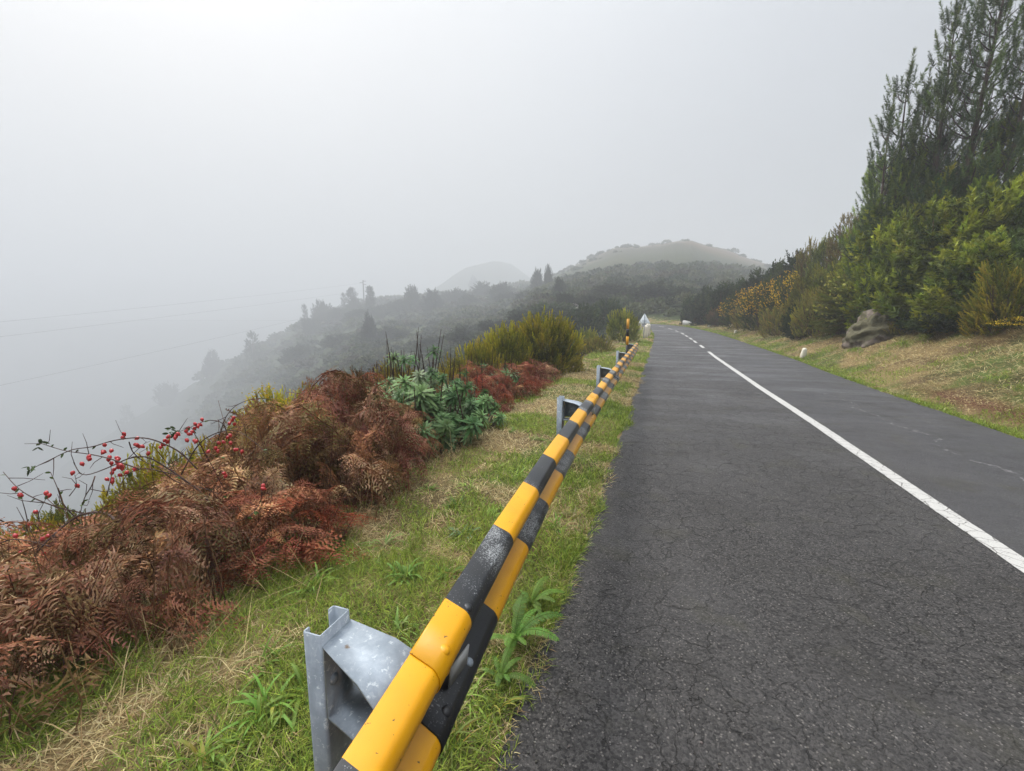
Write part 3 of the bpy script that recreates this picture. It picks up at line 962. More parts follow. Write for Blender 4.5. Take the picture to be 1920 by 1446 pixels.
def shrub(shoots, n, size, pal, seed, updir=.7, lump=.35, flowers=0, flower_c=None, stems=9, inner=.5, asp=1.0):
    """unit shrub: radius .5, height asp -> (foliage mesh, stem mesh, flower mesh)"""
    n = int(n * (1 + .9 * (asp - 1)))
    r = np.random.RandomState(seed)
    ph = r.uniform(0, 6.283, n); cz = r.uniform(-.62, 1, n)
    sz = np.sqrt(np.maximum(1 - cz * cz, 0))
    O = np.stack([np.cos(ph) * sz, np.sin(ph) * sz, cz], 1)
    qx, qy = np.cos(ph) * sz * 2.1 + seed, np.sin(ph) * sz * 2.1 + cz * 2.3 + seed * .3
    nq = fbm(qx, qy, 3)
    lum = np.clip(1 - lump + lump * 2.2 * nq, .4, 1.12)
    rad = (inner + (1 - inner) * r.uniform(0, 1, n) ** .5) * lum
    P = O * rad[:, None] * np.array([.48, .48, .58 * asp]) + np.array([0, 0, .36 * asp])
    D = nrm(O * np.array([1, 1, .6]) * (1 - updir) + np.array([0, 0, 1.0]) * updir + r.normal(0, .16, (n, 3)))
    L = size * r.uniform(.7, 1.35, n)
    tone = .62 + .85 * fbm(qx * 1.3 + 7, qy * 1.3 - 3, 2)
    M = frames(D, r.uniform(0, 6.28, n)) * L[:, None, None]
    order = np.argsort(np.sum(np.asarray(pal), 1)); tk = np.clip((nq - .3) / .34 + r.normal(0, .22, n), 0, .999)
    C = jit(np.asarray(pal)[order[(tk * len(pal)).astype(int)]], n, .2, r) * tone[:, None]
    fol = Acc()
    k = r.randint(0, len(shoots), n)
    for q in range(len(shoots)):
        m = k == q
        if m.any():
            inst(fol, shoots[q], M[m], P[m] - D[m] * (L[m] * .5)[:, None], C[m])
    st = Acc()
    for q in range(stems):
        a_ = r.uniform(0, 6.283); rr = r.uniform(.15, .42)
        e = np.array([math.cos(a_) * rr, math.sin(a_) * rr, r.uniform(.45, .8) * asp])
        b_ = np.array([math.cos(a_) * .05, math.sin(a_) * .05, -.08])
        mid = (b_ + e) / 2 + np.array([math.cos(a_) * .06, math.sin(a_) * .06, -.03])
        tube(st, [b_, mid, e], [.016, .011, .004], (.10, .07, .045), 5, False)
    fl = None
    if flowers:
        fl = Acc()
        idx = np.where((P[:, 2] > .3 * asp) & (fbm(ph * 2 + 9, cz * 3, 2) > .36))[0]
        idx = r.choice(idx, min(flowers, len(idx)), False)
        tip = P[idx] + D[idx] * (L[idx] * .45)[:, None]
        for _ in range(7):
            off = r.normal(0, size * .22, tip.shape) + D[idx] * r.uniform(-.4, .1, (len(idx), 1)) * size
            ribbons(fl, tip + off, r.normal(size=tip.shape) + np.array([0, 0, .6]), r.normal(size=tip.shape), size * .17, size * .17, jit(flower_c, len(idx), .25, r), 2, 0)
    return fol.mesh('foliage', M_leaf), st.mesh('stem', M_bark), (fl.mesh('blossom', M_leaf) if fl else None)


OLIVE = [(0.206, 0.218, 0.029), (0.278, 0.266, 0.033), (0.145, 0.164, 0.024), (0.327, 0.303, 0.040)]
YELG = [(.38, .34, .022), (.46, .40, .03), (.28, .27, .022), (.18, .20, .02)]
DARKG = [(0.036, 0.060, 0.024), (0.048, 0.074, 0.026), (0.066, 0.090, 0.030), (0.030, 0.048, 0.022)]
MIDG = [(0.135, 0.178, 0.024), (0.203, 0.245, 0.030), (0.304, 0.327, 0.038), (0.076, 0.111, 0.019)]
BRIG = [(0.200, 0.237, 0.022), (0.312, 0.334, 0.030), (0.138, 0.172, 0.021), (0.074, 0.103, 0.016)]
BROWNG = [(0.238, 0.216, 0.044), (0.309, 0.259, 0.055), (0.178, 0.185, 0.039), (0.214, 0.155, 0.050)]
GOLD = [(.30, .24, .03), (.36, .28, .035), (.21, .21, .028), (.14, .155, .025)]
RUSTY = [(.15, .085, .045), (.12, .075, .04), (.085, .085, .03), (.18, .105, .055)]

PK = {   # shoots, count, shoot size, palette, seed, upward habit, lumpiness, flowers, flower colour
    'heath': (SH_heath, 900, .15, OLIVE, 11, .66, .45),
    'heath_yellow': (SH_heath, 950, .15, YELG, 21, .74, .45),
    'heath_big': (SH_heath, 1500, .15, [(.27, .27, .025), (.38, .36, .028), (.18, .20, .02), (.46, .42, .035), (.13, .15, .018)], 31, .62, .5),
    'heath_brown': (SH_heath, 850, .15, BROWNG, 41, .6, .45),
    'heath_rusty': (SH_heath, 800, .15, RUSTY, 46, .55, .45),
    'dark': (SH_leaf, 560, .17, DARKG, 51, .45, .5),
    'mid': (SH_leaf, 620, .17, MIDG, 61, .5, .55),
    'bright': (SH_leaf, 620, .17, BRIG, 71, .55, .55),
    'gold': (SH_heath, 850, .15, GOLD, 81, .5, .5),
    'gorse': (SH_heath, 800, .14, [(.065, .08, .018), (.09, .105, .022), (.05, .06, .018)], 91, .5, .5, 190, (.80, .52, .025)),
    'gorse_dense': (SH_heath, 800, .13, YELG, 97, .6, .4, 420, (.5, .36, .02)),
    'broom': (SH_heath, 560, .26, [(.14, .16, .03), (.20, .20, .04), (.09, .12, .03)], 101, .15, .45, 30, (.34, .32, .06)),
}
PROTO = {}


def proto(kind, asp, k):
    key = (kind, asp, k)
    if key not in PROTO:
        a_ = PK[kind]
        kw = dict(flowers=a_[7], flower_c=a_[8]) if len(a_) > 7 else {}
        PROTO[key] = shrub(a_[0], a_[1], a_[2], a_[3], a_[4] + k + int(asp * 7), a_[5], a_[6], asp=asp, **kw)
    return PROTO[key]


NOM = {'heath': ('heath_bush', 'heath bush'), 'heath_yellow': ('heath_bush', 'heath bush'), 'heath_big': ('heath_bush', 'heath bush'), 'heath_brown': ('heath_bush', 'heath bush'), 'heath_rusty': ('heath_bush', 'heath bush'),
       'dark': ('evergreen_shrub', 'shrub'), 'mid': ('leafy_shrub', 'shrub'), 'bright': ('leafy_shrub', 'shrub'), 'gold': ('heath_bush', 'heath bush'), 'gorse': ('gorse_bush', 'gorse'), 'gorse_dense': ('gorse_bush', 'gorse'), 'broom': ('broom_shrub', 'broom')}
cnt = {}


def plant(kind, loc, w_, h_, label, group=None, rz=None):
    i = cnt.get(kind, 0); cnt[kind] = i + 1
    ra_ = h_ / w_
    asp = .6 if ra_ < .8 else 1.0 if ra_ < 1.35 else 1.7 if ra_ < 2.1 else 2.5
    f, s_, fl = proto(kind, asp, i % 2)
    nm, cat = NOM[kind]
    t = thing(nm, label, cat, loc, rs.uniform(0, 6.28) if rz is None else rz, group, (w_, w_, h_ / asp))
    obj('foliage', f, t); obj('stem', s_, t)
    if fl:
        obj('blossom', fl, t)
    return t


TH = 'shrubs of the thicket on the right bank'


def plant_at(kind, px, pt, D, wpx, label, group=None, sink=0.05):
    """the crown's top is seen at (px, pt), D metres away; it stands on the ground below"""
    q = at(px, pt, D)
    s_, d_ = road_coords(np.array([q[0]]), np.array([q[1]]))
    k_ = 0
    while group == TH and d_[0] - np.interp(s_[0], *WR) < np.interp(s_[0], [13, 19, 25], [2.9, 2.3, .7]) + wpx * D / 807 * .42 and k_ < 12:   # keep the mown bank free
        D *= 1.03; k_ += 1
        q = at(px, pt, D); s_, d_ = road_coords(np.array([q[0]]), np.array([q[1]]))
    z = gz(q[0], q[1])
    h = max(q[2] - z, .25)
    return plant(kind, (q[0], q[1], z - sink), wpx * D / 807 * 1.08, h * 1.06, label, group)


# ------------------------------------------------------------------ left verge: heath beside the rail, red bracken, far thickets
for kind, px, pt, D, wp, lb in [
        ('heath_big', 1022, 590, 13.6, 128, 'largest round olive green heath bush behind the second guardrail posts'),
        ('heath_big', 950, 618, 13.2, 105, 'yellowish heath bush just left of the largest round one'),
        ('heath_yellow', 893, 640, 12.2, 95, 'yellow green heath bush at the low end of the heath row above red bracken'),
        ('heath_yellow', 856, 662, 11.5, 75, 'smallest yellow green heath bush at the very left of the heath row'),
        ('heath', 985, 600, 15.5, 90, 'olive heath bush half hidden behind the two largest heath bushes'),
        ('heath', 1168, 582, 27.0, 60, 'round heath bush standing behind the yellow and black marker pole'),
        ('heath_brown', 1118, 632, 21.0, 60, 'low brownish bush between the heath row and the round bush'),
        ('heath', 1095, 618, 27.0, 60, 'low dull green bush left of the round bush by the marker pole'),
        ('dark', 1140, 566, 50, 62, 'dark evergreen shrub right behind the round bush by the marker pole'),
        ('dark', 1092, 574, 46, 75, 'wide dark evergreen shrub left of the round bush by the marker pole'),
        ('dark', 1185, 585, 56, 45, 'dark evergreen shrub behind the warning sign'),
        ('dark', 1035, 570, 62, 90, 'dark evergreen shrub behind the largest heath bush'),
        ('heath', 1240, 582, 68, 44, 'rounded olive shrub beyond the road bend, right of the warning sign'),
        ('heath', 1262, 586, 72, 40, 'low olive shrub beyond the road bend, second right of the warning sign'),
        ('dark', 1285, 578, 62, 42, 'dark shrub beyond the road bend behind the white parapet block')]:
    plant_at(kind, px, pt, D, wp, lb)
plant_at('gorse_dense', 515, 730, 6.4, 150, 'yellow flowering gorse bush showing behind the brown bracken')
plant_at('gorse_dense', 455, 776, 5.8, 80, 'small yellow flowering gorse bush beside the rose hip branches')
plant_at('heath_yellow', 585, 718, 8.0, 70, 'yellow brown heath bush at the crest behind the brown bracken')
plant_at('heath_yellow', 300, 846, 4.7, 170, 'yellow green heath bush behind the rose hip branches')
plant_at('heath_yellow', 400, 808, 5.4, 120, 'yellow green heath bush between rose hips and yellow gorse')
plant_at('heath_yellow', 235, 900, 4.3, 100, 'low yellow green heath bush under the rose branches')
plant_at('heath_yellow', 25, 970, 3.9, 130, 'yellow green heath bush at the left edge below the rose branches')
plant_at('heath', 105, 935, 4.4, 130, 'olive heath bush behind the arched rose stem')
plant_at('gold', 745, 672, 9.2, 100, 'golden leaved bush among the dark echium stalks')
plant_at('heath_rusty', 690, 690, 9.5, 110, 'rusty leaved bush at the crest beside the golden leaved one')
plant_at('heath', 800, 690, 10.5, 70, 'dull green bush between the echium stalks and the heath row')


# ------------------------------------------------------------------ bracken
def frond(seed, np_=15, droop=1.0, wide=.34, dead=True):
    r = np.random.RandomState(seed)
    a = Acc()
    n = np_
    pit = np.linspace(r.uniform(.15, .5), -droop * r.uniform(.6, 1.2), n + 1)
    st = 1.0 / n
    px = np.concatenate([[0], np.cumsum(np.cos(pit) * st)]); pz = np.concatenate([[0], np.cumsum(np.sin(pit) * st)])
    side = np.cumsum(r.normal(0, .01, n + 2))
    spine = np.stack([px, side, pz], 1)
    tube(a, spine[::2], np.linspace(.007, .002, len(spine[::2])), (.75, .6, .5), 3, False)
    P = []; D = []; N = []; L = []; W = []
    for i in range(1, n + 1):
        t = i / n
        if dead and r.rand() < .12:
            continue
        ln = wide * (min(1, .55 + t * 2.0)) * (1 - t) ** .75 + .03
        T = nrm(spine[min(i + 1, n + 1)] - spine[i])
        up = np.array([-T[2], 0, T[0]])
        for sgn in (-1, 1):
            l = ln * r.uniform(.7, 1.1)
            tw = r.uniform(-.5, .5) if dead else r.uniform(-.12, .12)
            dv = nrm(np.array([0, sgn, 0]) * .85 + T * r.uniform(.2, .55) + up * (tw - (.35 if dead else .1)))
            nn = nrm(np.cross(dv, np.cross(up, dv)) + r.normal(0, .3 if dead else .08, 3))
            bz = np.cross(nn, dv)
            m = max(4, int(9 * l / wide))
            dr = r.uniform(.2, .9) * (1 if dead else .2)
            for k in range(m):
                u = (k + .6) / m
                b = spine[i] + dv * (l * u) - np.array([0, 0, 1]) * dr * l * u * u * .6
                for s2 in (-1, 1):
                    P.append(b); D.append(bz * s2 + dv * .55 + r.normal(0, .25 if dead else .05, 3)); N.append(nn + r.normal(0, .3 if dead else .05, 3))
                    L.append(l * (.34 * (1 - u) + .10) * r.uniform(.7, 1.1)); W.append(l / m * (.86 if dead else .95))
    n_ = len(P)
    ribbons(a, np.array(P), np.array(D), np.array(N), np.array(L), np.array(W), 1 + r.uniform(-.2, .2, (n_, 3)) * .5, 1)
    return a.arr()


FR = [frond(s, q_, d, w_) for s, q_, d, w_ in ((1, 15, 1.1, .30), (2, 15, .8, .34), (3, 16, 1.7, .30), (4, 14, 1.0, .24), (5, 17, .6, .34), (6, 12, 2.2, .32), (7, 15, 1.3, .33))]
RUSSET = [(0.310, 0.142, 0.074), (0.237, 0.101, 0.055), (0.410, 0.225, 0.120), (0.148, 0.065, 0.039), (0.522, 0.332, 0.184), (0.299, 0.166, 0.087), (0.372, 0.195, 0.098), (0.199, 0.130, 0.049)]
REDB = [(0.308, 0.084, 0.038), (0.228, 0.069, 0.034), (0.377, 0.146, 0.066), (0.171, 0.062, 0.032), (0.411, 0.202, 0.095)]
DBROWN = [(0.207, 0.100, 0.059), (0.293, 0.164, 0.092), (0.134, 0.065, 0.041), (0.438, 0.281, 0.163), (0.159, 0.106, 0.043)]


def bracken(seed, pal, n=92, rad=.62, hgt=.66):
    r = np.random.RandomState(seed)
    a_ = r.uniform(0, 6.283, n); rr = np.sqrt(r.rand(n)) * rad
    x = np.cos(a_) * rr; y = np.sin(a_) * rr
    hm = hgt * 1.12 * np.sqrt(1 - (rr / rad) ** 2 * .88) * (.8 + .5 * fbm(x * 2.6 + seed, y * 2.6, 2))
    z = hm * (1 - .75 * r.rand(n) ** 2.2)
    L = r.uniform(.34, .68, n)
    yaw = a_ + r.normal(0, .9, n)
    pt = r.normal(.05, .35, n)
    D = np.stack([np.cos(yaw) * np.cos(pt), np.sin(yaw) * np.cos(pt), np.sin(pt)], 1)
    rl = r.normal(0, .45, n)
    up = np.tile(np.array([0, 0, 1.0]), (n, 1)); Yv = nrm(np.cross(up, D)); Zv = np.cross(D, Yv)
    c, s_ = np.cos(rl)[:, None], np.sin(rl)[:, None]
    Y2, Z2 = Yv * c + Zv * s_, -Yv * s_ + Zv * c
    M = np.stack([D, Y2 * r.uniform(.6, 1.1, (n, 1)), Z2 * r.uniform(.5, 1.7, (n, 1))], -1) * L[:, None, None]
    P = np.stack([x, y, z], 1) - D * (L * .35)[:, None]
    C = jit(pick(pal, n, r), n, .25, r)
    f = Acc(); k = r.randint(0, len(FR), n)
    for q in range(len(FR)):
        m = k == q
        inst(f, FR[q], M[m], P[m], C[m])
    st = Acc()
    for q in range(44):
        b_ = r.uniform(0, 6.283); r0 = r.uniform(.1, rad); r1 = r0 + r.uniform(-.1, .35)
        z1 = hgt * r.uniform(.5, 1.15)
        p0 = np.array([math.cos(b_) * r0, math.sin(b_) * r0, -.12]); p2 = np.array([math.cos(b_ + r.normal(0, .5)) * r1, math.sin(b_) * r1, z1])
        tube(st, [p0, (p0 + p2) / 2 + r.normal(0, .05, 3), p2], [.005, .004, .002], (.22, .13, .07) if r.rand() < .6 else (.10, .05, .035), 4, False)
    return f.mesh('frond', M_dead), st.mesh('stalk', M_dead)


BR = {'r': [bracken(200 + k, RUSSET) for k in range(3)], 'd': [bracken(210 + k, DBROWN + RUSSET[:2]) for k in range(2)], 'e': [bracken(220 + k, REDB + RUSSET[:1]) for k in range(2)]}
bcnt = 0


def put_bracken(x, y, sx, sz, kind, label):
    global bcnt
    bcnt += 1
    f, s_ = BR[kind][bcnt % len(BR[kind])]
    t = thing('bracken_clump', label, 'bracken', (x, y, gz(x, y) - .03), rs.uniform(0, 6.28), 'clumps of dead bracken along the slope edge', (sx, sx, sz))
    obj('frond', f, t); obj('stalk', s_, t)


for x, y, sx, sz, k, lb in [
        (-2.62, 0.05, .85, .55, 'd', 'flattened dark brown bracken clump at the bottom left corner'),
        (-2.75, 0.7, .95, 1.0, 'd', 'dark brown bracken clump left of the nearest guardrail post'),
        (-2.68, 1.45, .85, 1.0, 'd', 'dark brown bracken clump at the edge of the straw coloured grass'),
        (-2.55, 2.15, .8, .7, 'e', 'reddish bracken clump with a bright red frond beside green tufts'),
        (-2.70, 2.75, .95, 1.3, 'd', 'shaded brown bracken clump in the middle of the bank'),
        (-2.75, 3.3, .95, 1.55, 'd', 'tall brown bracken clump with long dry stalks in front'),
        (-2.85, 3.95, .8, 1.05, 'r', 'russet bracken clump touching the blue green echium'),
        (-3.45, -.05, 1.0, .95, 'r', 'pale brown bracken clump at the left edge of the bank'),
        (-3.4, 0.75, 1.1, .85, 'r', 'tan bracken clump below the arched rose stem'),
        (-3.4, 1.6, 1.1, .9, 'r', 'russet bracken clump beneath the rose hip branches'),
        (-3.45, 2.4, 1.1, 1.05, 'r', 'russet bracken clump behind the reddish clump'),
        (-3.45, 3.1, 1.1, 1.55, 'r', 'high russet bracken clump beside yellow gorse'),
        (-3.5, 3.9, 1.1, 1.75, 'r', 'highest russet bracken clump on the crest of the bank'),
        (-3.7, 4.7, 1.1, 1.6, 'r', 'russet bracken clump on the crest left of the echium'),
        (-4.2, 0.3, 1.1, .95, 'd', 'bracken clump at the left edge behind the rose stems'),
        (-4.2, 1.3, 1.1, .95, 'r', 'bracken clump behind the rose, sloping into the fog'),
        (-4.3, 2.4, 1.1, 1.0, 'd', 'bracken clump behind the rose hip clusters'),
        (-4.3, 3.6, 1.1, 1.15, 'r', 'bracken clump in front of the yellow gorse'),
        (-4.4, 5.2, 1.1, 1.55, 'r', 'pinkish brown bracken clump behind the crest'),
        (-4.3, 6.2, 1.0, 1.6, 'd', 'brown bracken clump among the dark echium stalks'),
        (-3.1, 7.3, .9, 1.1, 'e', 'red bracken clump right of the echium'),
        (-3.5, 8.3, 1.0, 1.5, 'e', 'dark red bracken clump below the yellow green heath'),
        (-3.0, 8.9, .9, 1.0, 'e', 'red bracken clump at the edge of the mown verge'),
        (-3.4, 10.2, 1.1, 1.3, 'e', 'bright red bracken clump in front of the largest heath bush'),
        (-4.1, 9.4, 1.1, 1.4, 'e', 'red brown bracken clump in front of the heath row'),
        (-3.0, 11.3, .7, .8, 'r', 'small brown bracken clump at the foot of the largest heath bush'),
        (-4.2, 7.6, 1.0, 1.3, 'r', 'brown bracken clump behind the echium')]:
    put_bracken(x, y, sx, sz, k, lb)

# green fern at the road edge
def fern_frond(seed, n=34, wide=.24):
    r = np.random.RandomState(seed); a = Acc()
    pit = np.linspace(.9, -1.0, n + 1); st = 1.0 / n
    sp_ = np.stack([np.concatenate([[0], np.cumsum(np.cos(pit) * st)]), 0 * np.arange(n + 2), np.concatenate([[0], np.cumsum(np.sin(pit) * st)])], 1)
    tube(a, sp_[::2], np.linspace(.006, .002, len(sp_[::2])), (.8, .75, .6), 4, False)
    i = np.arange(3, n + 1); t = i / n
    T = nrm(sp_[i + 1] - sp_[i]); up = np.stack([-T[:, 2], 0 * t, T[:, 0]], 1)
    for sgn in (-1, 1):
        ribbons(a, sp_[i], np.array([0, sgn, 0]) + T * .45 - up * .15 + r.normal(0, .05, (len(i), 3)), up + r.normal(0, .08, (len(i), 3)), wide * np.sin(np.clip(t * 1.25, 0, 1.57)) * (1 - t) ** .6 + .02, .026, jit((1, 1, 1), len(i), .15, r), 4, .15, None, .25)
    return a.arr()


GF = [fern_frond(60 + k) for k in range(3)]
for fx, fy, fs, lb in [(985, 1225, 1.0, 'bright green fern spilling over the asphalt edge under the guardrail, largest of the ferns'),
                       (1015, 1150, .75, 'smaller green fern at the asphalt edge just beyond the largest fern'),
                       (962, 1290, .7, 'small green fern at the asphalt edge between the largest fern and the nearest post')]:
    q = gp(fx, fy)
    fa = Acc()
    nf = 9
    yaw = np.concatenate([np.linspace(-1.2, 1.6, 6), rs.uniform(0, 6.28, 3)]) + rs.normal(0, .25, nf)
    D = nrm(np.stack([np.cos(yaw) * .8, np.sin(yaw) * .8, rs.uniform(.3, .8, nf)], 1))
    Yv = nrm(np.cross(np.tile([0, 0, 1.0], (nf, 1)), D)); Zv = np.cross(D, Yv)
    M = np.stack([D, Yv, Zv], -1) * (rs.uniform(.16, .36, nf) * fs)[:, None, None]
    for k in range(nf):
        inst(fa, GF[k % 3], M[k:k + 1], np.array([[q[0] - .06, q[1], gz(q[0], q[1])]]), jit([(.10, .175, .028)], 1, .25))
    o = obj('fern', fa.mesh('fern', M_leaf))
    tag(o, lb, 'fern', 'green ferns along the asphalt edge')


# ------------------------------------------------------------------ echium
def rosette(seed, n=34):
    r = np.random.RandomState(seed); a = Acc()
    ph = np.arange(n) * 2.39996 + r.uniform(-.2, .2, n)
    t = np.arange(n) / n
    el = R_(80) * t ** 1.1 - R_(22) + r.uniform(-.15, .15, n)
    D = np.stack([np.cos(ph) * np.cos(el), np.sin(ph) * np.cos(el), np.sin(el)], 1)
    N = np.tile([0, 0, 1.0], (n, 1)) + r.normal(0, .12, (n, 3))
    L = (1.0 - .45 * t) * r.uniform(.8, 1.1, n)
    ribbons(a, np.stack([0 * t, 0 * t, .25 * t], 1), D, N, L, L * .23, jit((1, 1, 1), n, .18, r), 4, .28, (1.1, 1.12, 1.05), .4)
    return a.arr()


RO = [rosette(300 + k) for k in range(4)]
ECH = [(.11, .20, .075), (.155, .26, .10), (.075, .145, .05), (.22, .30, .16)]


def echium(label, loc, rx, ry, h, nros, nst, seed, hst=(.45, .8), rsz=(.15, .26)):
    r = np.random.RandomState(seed)
    t = thing('echium_shrub', label, 'echium', loc, 0, None)
    nros = int(nros * 1.35)
    f = Acc(); st = Acc(); dd = Acc()
    for k in range(nros):
        a_ = r.uniform(0, 6.283); rr = math.sqrt(r.rand())
        x, y = math.cos(a_) * rr * rx, math.sin(a_) * rr * ry
        z = h * (1 - .55 * rr * rr) * r.uniform(.4, 1.15)
        D = nrm(np.array([[math.cos(a_) * rr * .7, math.sin(a_) * rr * .7, .8]]) + r.normal(0, .15, (1, 3)))
        M = frames(D, np.array([r.uniform(0, 6.28)])) * (rsz[0] + (rsz[1] - rsz[0]) * r.rand() ** 1.5 * 1.25)
        inst(f, RO[k % 4], M, np.array([[x, y, z]]), jit(pick(ECH, 1, r), 1, .15, r))
        b_ = np.array([x * .3, y * .3, -.25])
        tube(st, [b_, np.array([x * .75, y * .75, z * .45]), np.array([x, y, z])], [.016, .012, .008], (.13, .10, .075), 5, False)
    for k in range(nst):
        a_ = r.uniform(0, 6.283); rr = math.sqrt(r.rand())
        dd = Acc()
        x, y = math.cos(a_) * rr * rx, math.sin(a_) * rr * ry
        z0 = h * (1 - .5 * rr * rr) * .7; hh = r.uniform(*hst)
        le = r.normal(0, .13, 2)
        pts = [np.array([x, y, z0]), np.array([x + le[0] * .5 * hh, y + le[1] * .5 * hh, z0 + hh * .5]), np.array([x + le[0] * hh, y + le[1] * hh, z0 + hh])]
        tube(dd, pts, [.008, .010, .003], (.07, .05, .04), 5, False)
        m = 60
        tt = r.uniform(.35, 1, m)
        P = pts[0][None] * (1 - tt[:, None]) + pts[2][None] * tt[:, None]
        ribbons(dd, P, r.normal(size=(m, 3)) + np.array([0, 0, .4]), r.normal(size=(m, 3)), .026, .009, jit((.085, .06, .045), m, .3, r), 1)
        obj('dead_flower_stalk', dd.mesh('dead_flower_stalk', M_dead), t)
    obj('foliage', f.mesh('foliage', M_leaf, True), t); obj('stem', st.mesh('stem', M_bark), t)


q = (-2.98, 5.0)
echium('large blue green echium shrub with lance leaves beside the brown bracken', (q[0], q[1], gz(*q)), .78, .95, 1.0, 84, 4, 1)
q = (-2.62, 5.8)
echium('small blue green echium shrub at the right end above the grass', (q[0], q[1], gz(*q)), .42, .5, .62, 26, 0, 2, rsz=(.13, .2))
q = (-4.15, 6.9)
echium('silvery echium shrub with many dark dead flower stalks on the crest', (q[0], q[1], gz(*q)), 1.15, 1.1, 1.5, 40, 34, 3, (.6, 1.05))
q = (-3.7, 9.0)
echium('echium with dead stalks rising in front of the yellow heath', (q[0], q[1], gz(*q)), .9, .9, 1.1, 14, 14, 4, (.4, .7))

# ------------------------------------------------------------------ dog rose with hips
BR_ = [
    ([(404, 960), (382, 925), (318, 880), (277, 855), (242, 858), (204, 877), (153, 896), (138, 867)], 3.0, .0065),
    ([(370, 880), (337, 845), (286, 823), (255, 820), (210, 826), (172, 839), (134, 842), (95, 862), (57, 880)], 2.9, .0055),
    ([(262, 880), (204, 859), (165, 851), (127, 847), (99, 839), (76, 831)], 2.85, .0042),
    ([(340, 890), (363, 845), (382, 823), (414, 808), (445, 807), (471, 823), (500, 850)], 3.1, .005),
    ([(405, 840), (414, 808), (423, 781), (439, 762), (461, 751), (490, 747), (512, 750)], 3.3, .004),
    ([(430, 830), (420, 791), (388, 787), (360, 800), (328, 813)], 3.2, .004),
    ([(235, 1000), (223, 982), (204, 963), (178, 960), (146, 966), (121, 985), (95, 1007), (64, 1042), (41, 1077), (20, 1100)], 2.6, .009),
    ([(260, 978), (229, 980), (178, 985), (134, 994), (95, 1010), (57, 1023), (15, 1030)], 2.65, .0075),
    ([(159, 963), (118, 955), (76, 940), (51, 928), (29, 912), (6, 885)], 2.7, .0045),
    ([(150, 979), (118, 947), (108, 915), (95, 886)], 2.7, .004),
    ([(178, 893), (172, 912), (159, 931), (150, 960), (155, 985)], 2.75, .004),
    ([(330, 890), (270, 877), (242, 886), (227, 905), (223, 928)], 2.95, .0042),
    ([(242, 829), (248, 848), (270, 867), (312, 880), (350, 905)], 2.95, .004),
    ([(54, 990), (48, 960), (42, 940), (40, 928)], 2.6, .003),
    ([(76, 985), (70, 965), (89, 930)], 2.6, .003),
    ([(130, 930), (145, 911), (140, 890)], 2.7, .003),
    ([(0, 975), (20, 985), (60, 1000), (100, 990)], 2.6, .004),
    ([(-5, 1020), (25, 1010), (60, 1015), (110, 1030), (140, 1010)], 2.5, .004),
    ([(200, 930), (210, 890), (206, 860)], 2.85, .003),
    ([(320, 870), (350, 850), (390, 850), (420, 860)], 3.05, .0035),
    ([(300, 880), (330, 905), (372, 912), (420, 930)], 3.0, .004),
    ([(420, 1010), (425, 985), (470, 970), (490, 940), (492, 915)], 2.7, .003),
]
rloc = at(330, 960, 3.0); rloc[2] = gz(rloc[0], rloc[1])
rose = thing('rose_bush', 'bare arching rose bush carrying bright red hips in front of the fog', 'rose bush', rloc)
ba = Acc(); lf = Acc()
for pts, D, r0 in BR_:
    n = len(pts)
    P = np.array([at(px, py, D + .09 * math.sin(i * 1.3 + px * .02)) for i, (px, py) in enumerate(pts)])
    tt = np.linspace(0, n - 1, n * 4); Q = np.stack([np.interp(tt, range(n), P[:, k]) for k in range(3)], 1)
    for _ in range(3):
        Q[1:-1] = (Q[:-2] + 2 * Q[1:-1] + Q[2:]) / 4
    tube(ba, Q - rloc, np.linspace(r0, r0 * .4, len(Q)), (.075, .045, .035), 5)
    for i in range(3, len(Q) - 1, 3):            # side twigs
        if rs.rand() < .55:
            d = nrm(rs.normal(0, 1, 3) + np.array([0, 0, .5])); l = rs.uniform(.05, .16)
            tube(ba, [Q[i] - rloc, Q[i] - rloc + d * l * .5 + rs.normal(0, .008, 3), Q[i] - rloc + d * l + rs.normal(0, .015, 3)], [.0025, .002, .0012], (.07, .04, .035), 4)
    m = 4
    j = rs.randint(1, len(Q), m)
    if rs.rand() < .6:
        ribbons(lf, Q[j] - rloc, rs.normal(size=(m, 3)), rs.normal(size=(m, 3)), .03, .016, jit((.06, .10, .025), m, .4), 3, .2)
for px, py, D in ((75, 833, 2.85), (57, 880, 2.9), (320, 806, 3.2), (325, 812, 3.2), (355, 805, 3.2)):
    m = 7
    ribbons(lf, np.tile(at(px, py, D) - rloc, (m, 1)) + rs.normal(0, .012, (m, 3)), rs.normal(size=(m, 3)), rs.normal(size=(m, 3)), .04, .02, jit((.04, .065, .02), m, .3), 3, .2)
obj('branch', ba.mesh('branch', M_bark, True), rose); obj('foliage', lf.mesh('foliage', M_leaf), rose)
hm = Acc()
n = 10; rows = []; I = []; T = []
hh = [-.019, -.015, -.006, .004, .012, .0155, .019]; ww = [.0015, .0075, .0125, .0125, .008, .004, .0055]
for h_, w_ in zip(hh, ww):
    rows += [(math.cos(k / n * 6.2832) * w_, math.sin(k / n * 6.2832) * w_, h_) for k in range(n)]
for k in range(6):
    for q_ in range(n):
        I += [k * n + q_, k * n + (q_ + 1) % n, (k + 1) * n + (q_ + 1) % n, (k + 1) * n + q_]; T.append(4)
hm.add(rows, I, T, (1, 1, 1))
hipm = hm.mesh('rose_hip', M_berry, True)
